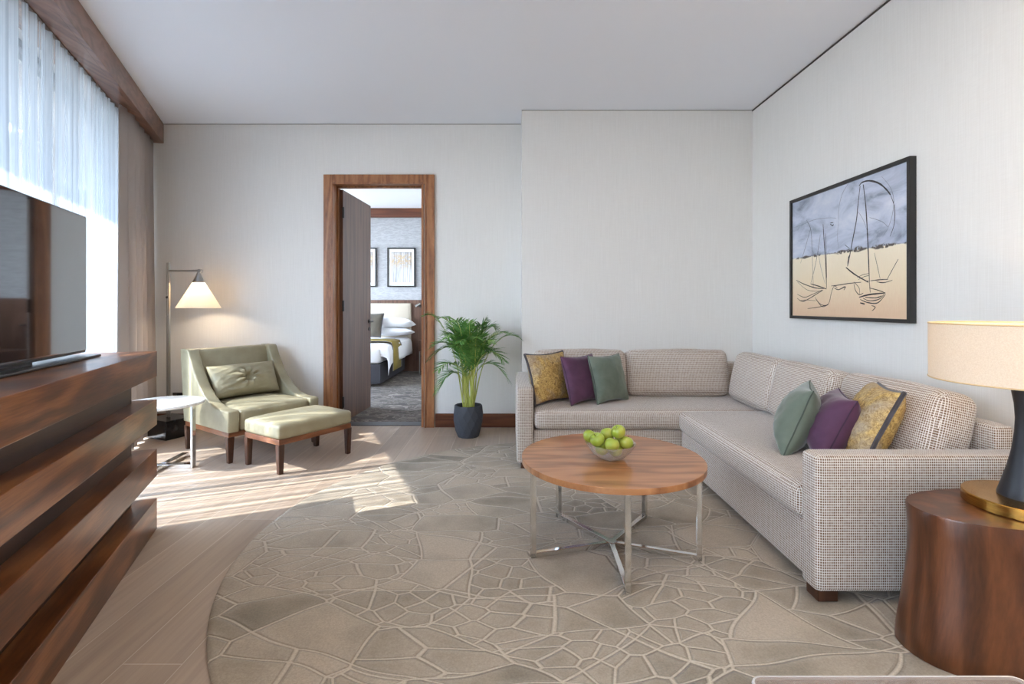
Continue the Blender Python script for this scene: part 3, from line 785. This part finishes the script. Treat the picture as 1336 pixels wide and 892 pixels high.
# ------------------------------------------------------------------ coffee table, bowl, apples
ct = thing('coffee_table', 'round walnut coffee table on five chrome frame legs', 'table', (.50, 2.47, RZ))
TT = .456-RZ
bm = bmesh.new(); add_lathe(bm, [(.44, TT-.028), (.444, TT-.026), (.444, TT-.002), (.442, TT)], 96); obj('tabletop', bm, M_ctop, ct)
for k in range(5):
    MB = Matrix.Rotation(R(-92+72*k), 4, 'Z')
    bm = bmesh.new(); b2 = .012
    add_box(bm, (.008, -b2, 0), (.42, b2, .024), .0015, 1, MB); add_box(bm, (.396, -b2, 0), (.42, b2, TT-.029), .0015, 1, MB)
    obj('leg', bm, M_chrome, ct, smooth=False)
bm = bmesh.new(); add_lathe(bm, [(.030, -.0), (.032, .004), (.032, .025), (.030, .027)], 5); obj('hub', bm, M_chrome, ct, rot=(0, 0, R(-92)), smooth=False)

TZ0 = .4572
bw = thing('fruit_bowl', 'clear glass bowl of green apples on the coffee table', 'bowl', (.487, 2.425, TZ0))
prof = [(.002, 0), (.045, 0), (.05, .003), (.075, .018), (.098, .043), (.113, .068), (.119, .078), (.1215, .079), (.1205, .077), (.111, .062), (.094, .038), (.07, .015), (.045, .007), (.002, .006)]
bm = bmesh.new(); add_lathe(bm, prof, 64); obj('glass', bm, M_bowl, bw)
m = Mat('green_apple_skin', rough=.28)
n = m.noise(m.coord('Object', (1, 1, .6)), 22, 3, .6); n2 = m.noise(m.coord('Object'), 8, 2)
c_ = m.ramp(n2, [(.3, col(136, 158, 46)), (.55, col(164, 178, 64)), (.75, col(190, 184, 82))])
m.set('Base Color', m.mix(m.ramp(n, [(.62, (0, 0, 0)), (.72, (.5,)*3)]), c_, col(206, 206, 120))); m.set('Coat Weight', .2)
M_apple = m.m
def apple_mesh():
    bm = bmesh.new(); prof = []
    for i in range(25):
        a = -pi/2+pi*i/24; r = .0352*cos(a)*(1+.05*sin(a)); z = .0325*sin(a)
        if a > .9: z -= .013*((a-.9)/.67)**2
        if a < -1.0: z += .006*((-a-1.0)/.57)**2
        prof.append((max(r, .0006), z))
    return add_lathe(bm, prof, 28)
ap = [(769.8, 569, 2.47, 'green apple at the far left edge of the bowl'), (779.5, 573.5, 2.40, 'large green apple in front at the left of the bowl'),
      (792.3, 566.5, 2.475, 'green apple at the back, left of the topmost apple'), (806.8, 563, 2.425, 'topmost green apple on the pile in the bowl'),
      (798.2, 580, 2.372, 'green apple at the front centre of the bowl'), (816.8, 577, 2.43, 'yellowish green apple at the right side of the bowl'),
      (809.5, 578, 2.485, 'green apple half hidden under the topmost apple'), (786, 585, 2.432, 'green apple low in the glass, under the left apples'),
      (803, 586.5, 2.44, 'green apple at the bottom of the bowl seen through glass')]
a0 = None
for i, (px, py, Y, lab) in enumerate(ap):
    P = Vector(((px-CX)/F*Y, Y, CAMZ-(py-CY)/F*Y))
    if a0 is None:
        a0 = obj('apple', apple_mesh(), M_apple)
        bm = bmesh.new(); add_tube(bm, [(0, 0, .017), (.002, 0, .026), (.005, .001, .034)], [.0013, .0012, .0016], 6)
        s0 = obj('stem', bm, M_leg, a0); a, s_ = a0, None
    else:
        a = a0.copy(); COL.objects.link(a); s_ = s0.copy(); COL.objects.link(s_); s_.parent = a
    a.location = P; a.rotation_euler = (random.uniform(-.6, .6), random.uniform(-.6, .6), random.uniform(0, 6))
    tag(a, lab, 'apple', 'green apples in the bowl')

# ------------------------------------------------------------------ palm
pl = thing('potted_palm', 'bushy green areca palm in a faceted dark grey pot', 'plant', (-.389, 4.60, 0))
bm = bmesh.new()
prof = [(.098, 0), (.118, .06), (.134, .14), (.136, .20), (.129, .275), (.126, .288)]
rings = []; SG = 12; rnd = random.Random(4)
for k, (r, z) in enumerate(prof):
    off = .5*(k % 2)
    rings.append([bm.verts.new(((r*(1+(0 if k in (0, 4, 5) else rnd.uniform(-.03, .03))))*cos(2*pi*(i+off*(k < 5))/SG), r*sin(2*pi*(i+off*(k < 5))/SG), z)) for i in range(SG)])
for k, (A, B) in enumerate(zip(rings, rings[1:])):
    for i in range(SG):
        j = (i+1) % SG
        if k % 2 == 0: bm.faces.new((A[i], A[j], B[i])); bm.faces.new((A[j], B[j], B[i]))
        else: bm.faces.new((A[i], A[j], B[j])); bm.faces.new((A[i], B[j], B[i]))
bm.faces.new(rings[0])
inner = [bm.verts.new((.116*cos(2*pi*i/SG), .116*sin(2*pi*i/SG), .288)) for i in range(SG)]; inn2 = [bm.verts.new((.11*cos(2*pi*i/SG), .11*sin(2*pi*i/SG), .22)) for i in range(SG)]
for i in range(SG):
    j = (i+1) % SG; bm.faces.new((rings[-1][i], rings[-1][j], inner[j], inner[i])); bm.faces.new((inner[i], inner[j], inn2[j], inn2[i]))
obj('pot', bm, plain('dark_grey_fibreclay', col(62, 66, 74), .65), pl, smooth=False)
m = Mat('potting_soil', rough=1); m.set('Base Color', m.ramp(m.noise(m.coord(), 60, 4), [(.4, col(40, 30, 22)), (.7, col(78, 62, 46))]))
bm = bmesh.new(); add_lathe(bm, [(.111, .20), (.112, .235), (.06, .25), (.004, .252)], 24); obj('soil', bm, m.m, pl)
m = Mat('palm_leaf', rough=.45); n = m.noise(m.coord('Object'), 9, 3)
m.set('Base Color', m.ramp(n, [(.3, col(48, 96, 38)), (.5, col(84, 134, 56)), (.72, col(136, 176, 96))]))
m.set('Transmission Weight', 0); M_palm = m.m
m = Mat('palm_cane', rough=.45); sz = m.node('ShaderNodeSeparateXYZ', {0: m.coord('Object')}).outputs[2]
m.set('Base Color', m.ramp(m.math('ADD', m.math('FRACT', m.math('ADD', m.math('MULTIPLY', sz, 7), m.math('MULTIPLY', m.node('ShaderNodeSeparateXYZ', {0: m.coord('Object')}).outputs[0], 31))), m.math('MULTIPLY', m.noise(m.coord('Object'), 20, 2), .2)), [(.1, col(124, 138, 50)), (.2, col(172, 180, 84)), (.8, col(186, 190, 98))]))
M_cane = m.m
PB = Vector((-.389, 4.60, 0))
def frond(root, tip_px, rise, dy, seed, n=30, leaf=.155, droop=.055):
    """rachis from the cane up over an arc to the tip, leaflets both sides"""
    rnd = random.Random(seed)
    Y = 4.60+dy
    tip = Vector(((tip_px[0]-CX)/F*Y, Y, CAMZ-(tip_px[1]-CY)/F*Y))-PB
    c1 = root+Vector((root.x*.4, root.y*.4, rise*.6)); c2 = (root+tip)/2+Vector((0, 0, rise))
    pts = []
    for k in range(n+1):
        t = k/n
        pts.append(root*(1-t)**3+c1*3*t*(1-t)**2+c2*3*t*t*(1-t)+tip*t**3)
    rb = bmesh.new(); add_tube(rb, pts, [.0048*(1-.75*k/n) for k in range(n+1)], 5)
    lb = bmesh.new()
    for k in range(int(n*.22), n+1):
        t = k/n; p = pts[k]; d = (pts[min(k+1, n)]-pts[max(k-1, 0)]).normalized()
        side = d.cross(Vector((0, 0, 1)))
        if side.length < .05: side = Vector((1, 0, 0))
        side.normalize()
        for s in (-1, 1):
            q = max(.02, (t-.16)/.84)
            L = leaf*(.55+.6*sin(pi*min(1, q*1.02)**.8))*rnd.uniform(.8, 1.15)*(1 if t < .9 else .8)
            fwd = rnd.uniform(.55, .95)+.5*t
            dirn = (side*s+d*fwd+Vector((rnd.uniform(-.15, .15), rnd.uniform(-.15, .15), rnd.uniform(.0, .35)))).normalized()
            nrm = dirn.cross(d).normalized()
            wv = dirn.cross(nrm if abs(nrm.z) > .2 else Vector((0, 0, 1))).normalized()
            prev = None; W = rnd.uniform(.0042, .0065)
            for j in range(6):
                u = j/5
                c = p+dirn*L*u+Vector((0, 0, -droop*L*u*u*4*rnd.uniform(.8, 1.2)))
                c.y = min(c.y, .325)
                ww = W*(sin(pi*(.12+.86*u))**.8 if j < 5 else .08)
                a, b = lb.verts.new(c+wv*ww), lb.verts.new(c-wv*ww)
                mid = lb.verts.new(c+Vector((0, 0, -ww*.5)))
                if prev: lb.faces.new((prev[0], a, mid, prev[2])); lb.faces.new((prev[2], mid, b, prev[1]))
                prev = (a, b, mid)
    return rb, lb
rootrnd = random.Random(12)
# tip pixel, rise of the arc, depth offset from the pot
fronds = [((556, 411), .30, -.05), ((574, 415), .32, .10), ((592, 419), .30, -.15), ((610, 424), .26, .05), ((628, 424), .28, -.10), ((646, 428), .28, .12),
          ((678, 441), .30, .0), ((660, 434), .28, -.18), ((563, 452), .26, -.12), ((560, 468), .24, .10), ((572, 482), .22, -.28), ((568, 512), .22, -.05),
          ((664, 496), .30, -.05), ((657, 470), .26, -.22), ((646, 462), .24, .14), ((600, 446), .2, -.3), ((622, 440), .24, -.32), ((584, 440), .26, -.25),
          ((640, 446), .25, -.3), ((606, 430), .25, .18), ((634, 418), .26, .02), ((588, 428), .28, .15), ((618, 428), .16, -.12), ((600, 432), .15, .12), ((612, 420), .12, -.2), ((628, 436), .14, .2), ((595, 452), .18, -.2), ((632, 456), .18, -.16)]
for i, (tp, rise, dy) in enumerate(fronds):
    ang = rootrnd.uniform(0, 2*pi); rr = rootrnd.uniform(.012, .055)
    foot = Vector((rr*cos(ang), rr*sin(ang), .235))
    lean = Vector(((tp[0]-611)/650*4.6*.13, dy*.15, 0))
    h = rootrnd.uniform(.48, .66)
    if tp[1] > 475: h = .47
    root = Vector((foot.x*1.1, foot.y*1.1, h))+lean
    if i % 2 == 0 or tp[1] > 475:
        bm = bmesh.new(); add_tube(bm, [foot, foot.lerp(root, .5)+Vector((0, 0, 0)), root], [.0075, .007, .0055], 8); obj('cane', bm, M_cane, pl)
    else:
        bm = bmesh.new(); add_tube(bm, [foot, foot.lerp(root, .5), root], [.005, .005, .0045], 6); obj('cane', bm, M_cane, pl)
    rb, lb = frond(root, tp, rise, dy, 100+i)
    f_ = obj('frond', lb, M_palm, pl); obj('rachis', rb, M_cane, f_)

# ------------------------------------------------------------------ painting
pt = thing('painting', 'framed painting of sketched sailing boats under a blue grey sky', 'painting', (XR-.001, 3.325, 1.564), R(-90))
# local x runs towards the viewer (-Y world), local y points at the wall (+X world)
PW, PH = 1.18, .92
bm = bmesh.new(); t_ = .022
for lo, hi in (((-PW/2, -.037, -PH/2), (-PW/2+t_, 0, PH/2)), ((PW/2-t_, -.037, -PH/2), (PW/2, 0, PH/2)), ((-PW/2+t_, -.037, -PH/2), (PW/2-t_, 0, -PH/2+t_)), ((-PW/2+t_, -.037, PH/2-t_), (PW/2-t_, 0, PH/2))): add_box(bm, lo, hi)
obj('frame', bm, plain('black_frame', (.016, .015, .015, 1), .4), pt, smooth=False)
m = Mat('boat_canvas', rough=.7)
v = m.coord('Object'); s = m.node('ShaderNodeSeparateXYZ', {0: v}); x, z = s.outputs[0], s.outputs[2]
nz = m.noise(v, 3.5, 5, .6, .4); fine = m.noise(v, 30, 3, .7)
hor = m.math('ADD', m.math('SUBTRACT', z, m.math('MULTIPLY', x, -.012)), m.math('ADD', m.math('MULTIPLY', fine, .016), .0))
cloud = m.noise(m.coord('Object', (1.2, 1, 2.6), (.3, 0, .6)), 2.4, 5, .62, .8)
sky = m.ramp(cloud, [(.28, col(112, 118, 132)), (.40, col(166, 173, 190)), (.52, col(192, 198, 214)), (.7, col(214, 216, 226))])
weave = m.noise(m.coord('Object', (60, 1, 8)), 2, 3, .7)
sand = m.mix(m.ramp(m.math('ADD', z, m.math('MULTIPLY', weave, .2)), [(-.0, col(210, 170, 132)), (.1, col(232, 208, 170))]), col(214, 172, 134), col(236, 216, 180))
zz = m.math('ADD', m.math('ADD', z, .42), m.math('MULTIPLY', weave, .16))
sand = m.ramp(zz, [(.08, col(222, 188, 156)), (.3, col(236, 216, 184)), (.5, col(242, 228, 202))])
isky = m.ramp(hor, [(.0, (0, 0, 0)), (.004, (1, 1, 1))])
pc = m.mix(isky, sand, sky)
hl_ = m.math('SUBTRACT', m.math('ABSOLUTE', m.math('ADD', hor, -.004)), m.math('MULTIPLY', m.math('ADD', m.noise(m.coord('Object'), 9, 2), -.45), .06))
pc = m.mix(m.math('MULTIPLY', m.ramp(hl_, [(.0, (1, 1, 1)), (.006, (0, 0, 0))]), m.ramp(fine, [(.4, (0, 0, 0)), (.5, (1, 1, 1))])), pc, col(92, 84, 78))
m.set('Base Color', pc); m.bump(weave, .1, .002)
M_canvas = m.m
M_ink = plain('ink_stroke', col(52, 48, 50), .7); M_ink2 = plain('faint_ink', col(120, 120, 130), .7)
cb = box((-PW/2+t_, -.024, -PH/2+t_), (PW/2-t_, -.006, PH/2-t_))
# strokes traced in the canvas rectangle: u 0..1 left to right, v 0..1 top to bottom
AW, AH = PW-2*t_, PH-2*t_
def uv2(px, py):
    """pixel of the photographed canvas to canvas coordinates (x, z)"""
    # column: horizontal position on the wall plane X = front of canvas
    Xc = XR-.025
    Yd = Xc*F/(px-CX)
    return (3.325-Yd, CAMZ-(py-CY)/F*Yd-1.564)
def zp(x, y): return uv2(1000+x/3.718, 190+y/3.718)      # from the enlarged crop
def stroke(pts, w, mi, dz):
    P = [Vector(zp(*p)) for p in pts]; Q = []
    for i in range(len(P)-1):
        p0, p1, p2, p3 = P[max(i-1, 0)], P[i], P[i+1], P[min(i+2, len(P)-1)]
        for k in range(6):
            t = k/6
            Q.append(.5*((2*p1)+(p2-p0)*t+(2*p0-5*p1+4*p2-p3)*t*t+(3*p1-p0-3*p2+p3)*t**3))
    Q.append(P[-1]); L = []
    for i, p in enumerate(Q):
        d_ = (Q[min(i+1, len(Q)-1)]-Q[max(i-1, 0)])
        nrm = Vector((-d_.y, d_.x)).normalized() if d_.length else Vector((0, 1))
        ww = w/2*(.55+.45*sin(pi*(i+.5)/len(Q)))*(1+.35*noise.noise(Vector((i*.5, px_seed[0], 0))))
        L.append((p+nrm*ww, p-nrm*ww))
    px_seed[0] += 1.7
    for a_, b_ in zip(L, L[1:]):
        vs = [cb.verts.new((q.x, -.0245-dz, q.y)) for q in (a_[0], b_[0], b_[1], a_[1])]
        f = cb.faces.new(vs); f.material_index = mi
px_seed = [0]
strokes = [
 ([(455, 195), (445, 280), (437, 360), (420, 450), (402, 545), (394, 585)], .010, 1), ([(470, 188), (482, 290), (490, 420), (496, 560), (500, 660)], .012, 1),
 ([(450, 195), (465, 178), (500, 170), (545, 182), (580, 210), (602, 238)], .013, 1), ([(602, 238), (622, 300), (620, 380), (600, 440)], .006, 1),
 ([(560, 150), (600, 200), (618, 260), (612, 330), (590, 400), (570, 430)], .004, 2), ([(405, 175), (370, 230), (352, 300), (350, 360)], .004, 2),
 ([(350, 360), (345, 440), (350, 500)], .003, 2), ([(500, 348), (560, 368), (590, 395)], .004, 2), ([(445, 320), (470, 360), (498, 440)], .003, 2),
 ([(386, 590), (430, 625), (495, 662)], .012, 1), ([(394, 585), (398, 545), (405, 530)], .009, 1), ([(380, 480), (405, 500)], .005, 1),
 ([(195, 362), (216, 410), (222, 520), (228, 690)], .005, 1), ([(216, 395), (190, 490), (166, 570)], .004, 1), ([(275, 380), (280, 460), (288, 580), (292, 690)], .010, 1),
 ([(288, 425), (290, 520), (293, 640)], .006, 1), ([(262, 430), (252, 500), (235, 590), (215, 670)], .005, 1), ([(250, 500), (262, 580), (285, 670)], .004, 2),
 ([(145, 652), (185, 672), (240, 690), (285, 692)], .009, 1), ([(150, 660), (200, 700), (265, 705)], .004, 1), ([(150, 720), (185, 735), (225, 720), (270, 700)], .006, 1),
 ([(150, 740), (175, 755), (210, 740), (255, 712), (275, 700)], .008, 1), ([(160, 752), (190, 748), (240, 752)], .004, 1), ([(200, 790), (250, 783), (300, 772)], .006, 1),
 ([(235, 735), (265, 770), (300, 768), (315, 715), (322, 690)], .006, 1), ([(240, 745), (270, 780), (298, 772)], .005, 1), ([(215, 670), (250, 680), (292, 695)], .009, 1),
 ([(315, 680), (350, 676), (400, 668), (460, 662)], .007, 1), ([(330, 690), (350, 698), (382, 684), (376, 700)], .009, 1), ([(320, 700), (330, 680), (345, 690)], .006, 1),
 ([(425, 670), (432, 700), (450, 722), (470, 715)], .007, 1), ([(424, 660), (450, 690), (452, 720)], .005, 1), ([(450, 735), (500, 722), (578, 714)], .011, 1),
 ([(455, 745), (490, 760), (540, 762), (578, 720)], .008, 1), ([(470, 740), (500, 752), (545, 745), (570, 722)], .007, 1), ([(480, 735), (530, 738), (560, 728)], .008, 1),
 ([(500, 660), (504, 712)], .006, 1), ([(500, 690), (540, 700), (578, 714)], .006, 1), ([(455, 762), (478, 768)], .012, 1), ([(510, 775), (528, 782), (520, 795), (512, 800)], .007, 1),
 ([(505, 655), (550, 650), (590, 648)], .007, 1), ([(535, 660), (570, 664), (612, 652)], .006, 1), ([(585, 650), (612, 600), (640, 550)], .005, 1), ([(524, 520), (540, 590), (552, 645)], .004, 1),
 ([(440, 640), (470, 625), (498, 620)], .004, 1), ([(445, 650), (475, 635), (498, 630)], .004, 1), ([(310, 380), (322, 388), (326, 380)], .008, 1), ([(460, 640), (480, 655), (498, 655)], .005, 1),
 ([(120, 400), (170, 385), (230, 360), (300, 350), (340, 352)], .003, 2), ([(310, 375), (325, 372)], .006, 1)]
for i, (p, w_, mi) in enumerate(strokes): stroke(p, w_*.8, mi, .0002*(1+i*.03))
bmesh_canvas = obj('canvas', cb, [M_canvas, M_ink, M_ink2], pt, smooth=False)

# ------------------------------------------------------------------ drum side table and lamp
TB = (1.765, 1.725)
dt = thing('drum_table', 'solid walnut drum side table with flared foot beside the sofa', 'table', (*TB, RZ))
H = .5-RZ
pr = [(1.09, 0), (1.10, .004), (1.085, .06), (1.045, .15), (1.008, .24), (.988, .33), (.986, .41), (1.0, H-.006), (.994, H)]
bm = bmesh.new(); add_lathe(bm, [(r*.36, z) for r, z in pr], 96, sy=.185/.36, exp=2.25); obj('body', bm, M_drum, dt, sharp=50)
tl_ = thing('table_lamp', 'table lamp with cream drum shade, black column and brass base', 'lamp', (1.79, 1.725, .5005))
bm = bmesh.new(); add_lathe(bm, [(.170, 0), (.173, .003), (.173, .036), (.170, .039)], 64); obj('base', bm, M_brass, tl_)
bm = bmesh.new(); add_lathe(bm, [(.078, .039), (.078, .045), (.068, .08), (.052, .14), (.040, .20), (.033, .26), (.031, .31), (.034, .36), (.042, .41), (.052, .455), (.052, .46)], 48)
m = Mat('black_column', col(30, 31, 36), .42); obj('column', bm, m.m, tl_)
bm = bmesh.new(); add_tube(bm, [(0, 0, .46), (0, 0, .5)], .02, 16); obj('socket', bm, M_brass, tl_)
bm = bmesh.new(); add_lathe(bm, [(.264, .438), (.265, .637), (.2635, .637), (.2625, .438)], 72, cap=False); obj('lamp_shade', bm, M_shade, tl_)
bm = bmesh.new()
for z in (.637, .438): add_tube(bm, [(.264*cos(2*pi*i/48), .264*sin(2*pi*i/48), z) for i in range(49)], .003, 6, False)
for k in range(3): add_tube(bm, [(.264*cos(2*pi*k/3), .264*sin(2*pi*k/3), .61), (.02*cos(2*pi*k/3), .02*sin(2*pi*k/3), .61)], .002, 5)
add_tube(bm, [(0, 0, .5), (0, 0, .615)], .004, 6)
obj('shade_ring', bm, plain('shade_trim', col(214, 186, 140), .6), tl_)
bm = bmesh.new(); add_lathe(bm, [(.004, .585), (.022, .58), (.03, .555), (.022, .525), (.013, .5)], 20); obj('bulb', bm, M_bulb, tl_)

# ------------------------------------------------------------------ glass-topped table at the lower edge
gt = thing('glass_table', 'glass topped table at the lower right edge in the foreground', 'table', (.708, .72, 0))
x0, x1, y0, y1 = -.256, .254, -.22, .222
pts = []
for cx_, cy_, a0_ in ((x1-.02, y1-.02, 0), (x0+.02, y1-.02, 90), (x0+.02, y0+.02, 180), (x1-.02, y0+.02, 270)):
    for k in range(5): pts.append((cx_+.02*cos(R(a0_+k*22.5)), cy_+.02*sin(R(a0_+k*22.5))))
bm = bmesh.new(); add_prism(bm, pts, .494, .5, 'z'); obj('tabletop', bm, M_tglass, gt, smooth=False)
bm = bmesh.new(); add_tube(bm, [(x, y, .497) for x, y in pts+[pts[0]]], .0035, 6, False); obj('rim', bm, M_tedge, gt)
for x in (x0+.03, x1-.03):
    for y in (y0+.03, y1-.03):
        bm = bmesh.new(); add_tube(bm, [(x, y, 0.0125), (x, y, .494)], .01, 10); obj('leg', bm, M_chrome, gt)

# ------------------------------------------------------------------ light
def sun_lamp():
    l = bpy.data.lights.new('sun', 'SUN'); l.energy = SUN; l.angle = R(.45); l.color = (1, .965, .92)
    o = bpy.data.objects.new('sun', l); COL.objects.link(o)
    d_ = Vector((.916*cos(R(43)), .40*cos(R(43)), -sin(R(43))))
    o.rotation_euler = d_.to_track_quat('-Z', 'Y').to_euler(); o.location = (-8, 0, 8)
def area(name, loc, target, sx_, sy_, power, color=(1, 1, 1)):
    l = bpy.data.lights.new(name, 'AREA'); l.shape = 'RECTANGLE'; l.size = sx_; l.size_y = sy_; l.energy = power; l.color = color
    o = bpy.data.objects.new(name, l); COL.objects.link(o); o.location = loc
    o.rotation_euler = (Vector(target)-Vector(loc)).to_track_quat('-Z', 'Y').to_euler()
def point(name, loc, power, color, r=.03):
    l = bpy.data.lights.new(name, 'POINT'); l.energy = power; l.color = color; l.shadow_soft_size = r
    o = bpy.data.objects.new(name, l); COL.objects.link(o); o.location = loc
SUN, SKY, HAZE = 8.8, .26, 11.5
sun_lamp()
wc = wpt(3.6, -.42, 1.5)
area('bedroom_fill', (-5.7, 7.4, 1.5), (0, 7.4, 1.2), 2.8, 2.5, 42, (.95, .98, 1))  # area lamp added outside the unseen bedroom window to brighten the room
for x_, y_ in ((-.3, .2), (1.3, .2), (-.1, 1.5), (1.4, 1.5), (1.0, -1.4)): area('warm_fill', (x_, y_, CEIL-.03), (x_, y_, 0), .35, .35, 3.6, (1, .87, .72))  # unseen warm fill lights added overhead to brighten the near room
point('floor_lamp_bulb', FLP, 2.2, (1, .80, .58), .025)
point('table_lamp_bulb', (1.79, 1.725, .5+.47), 11, (1, .70, .42), .03)
wd = bpy.data.worlds.new('World'); SC.world = wd; wd.use_nodes = True
nt = wd.node_tree; bg = nt.nodes['Background']
tcn = nt.nodes.new('ShaderNodeTexCoord'); sp = nt.nodes.new('ShaderNodeSeparateXYZ'); rp = nt.nodes.new('ShaderNodeValToRGB')
nt.links.new(tcn.outputs['Generated'], sp.inputs[0]); nt.links.new(sp.outputs[2], rp.inputs[0])
e = rp.color_ramp.elements
e[0].position = 0; e[0].color = (.80, .87, .95, 1); e[1].position = .7; e[1].color = (.42, .62, .95, 1)
dt_ = nt.nodes.new('ShaderNodeVectorMath'); dt_.operation = 'DOT_PRODUCT'; nt.links.new(tcn.outputs['Generated'], dt_.inputs[0])
dt_.inputs[1].default_value = Vector((-.916*cos(R(30)), -.40*cos(R(30)), sin(R(30)))).normalized()
mr = nt.nodes.new('ShaderNodeMapRange'); mr.interpolation_type = 'SMOOTHSTEP'
nt.links.new(dt_.outputs['Value'], mr.inputs[0]); mr.inputs[1].default_value = .35; mr.inputs[2].default_value = 1; mr.inputs[3].default_value = SKY; mr.inputs[4].default_value = HAZE
nt.links.new(mr.outputs[0], bg.inputs[1])
nt.links.new(rp.outputs[0], bg.inputs[0])

# ------------------------------------------------------------------ camera
cam = bpy.data.cameras.new('camera'); co = bpy.data.objects.new('camera', cam); COL.objects.link(co)
co.location = (0, 0, CAMZ); co.rotation_euler = (R(90), 0, 0)
cam.sensor_width = 36; cam.sensor_fit = 'HORIZONTAL'; cam.lens = 36*F/1336
cam.shift_x = (668-CX)/1336; cam.shift_y = -(446-CY)/1336
cam.clip_start = .05; cam.clip_end = 200
SC.camera = co

SC.view_settings.view_transform = 'Standard'
try: SC.view_settings.look = 'None'
except Exception: pass
SC.view_settings.gamma = 1; SC.view_settings.use_curve_mapping = False
SC.view_settings.exposure = 1.2
SC.cycles.use_denoising = True
SC.cycles.max_bounces = 12; SC.cycles.diffuse_bounces = 6; SC.cycles.glossy_bounces = 5; SC.cycles.transparent_max_bounces = 16
SC.cycles.transmission_bounces = 6
SC.cycles.sample_clamp_indirect = 6
SC.cycles.caustics_reflective = False; SC.cycles.caustics_refractive = False
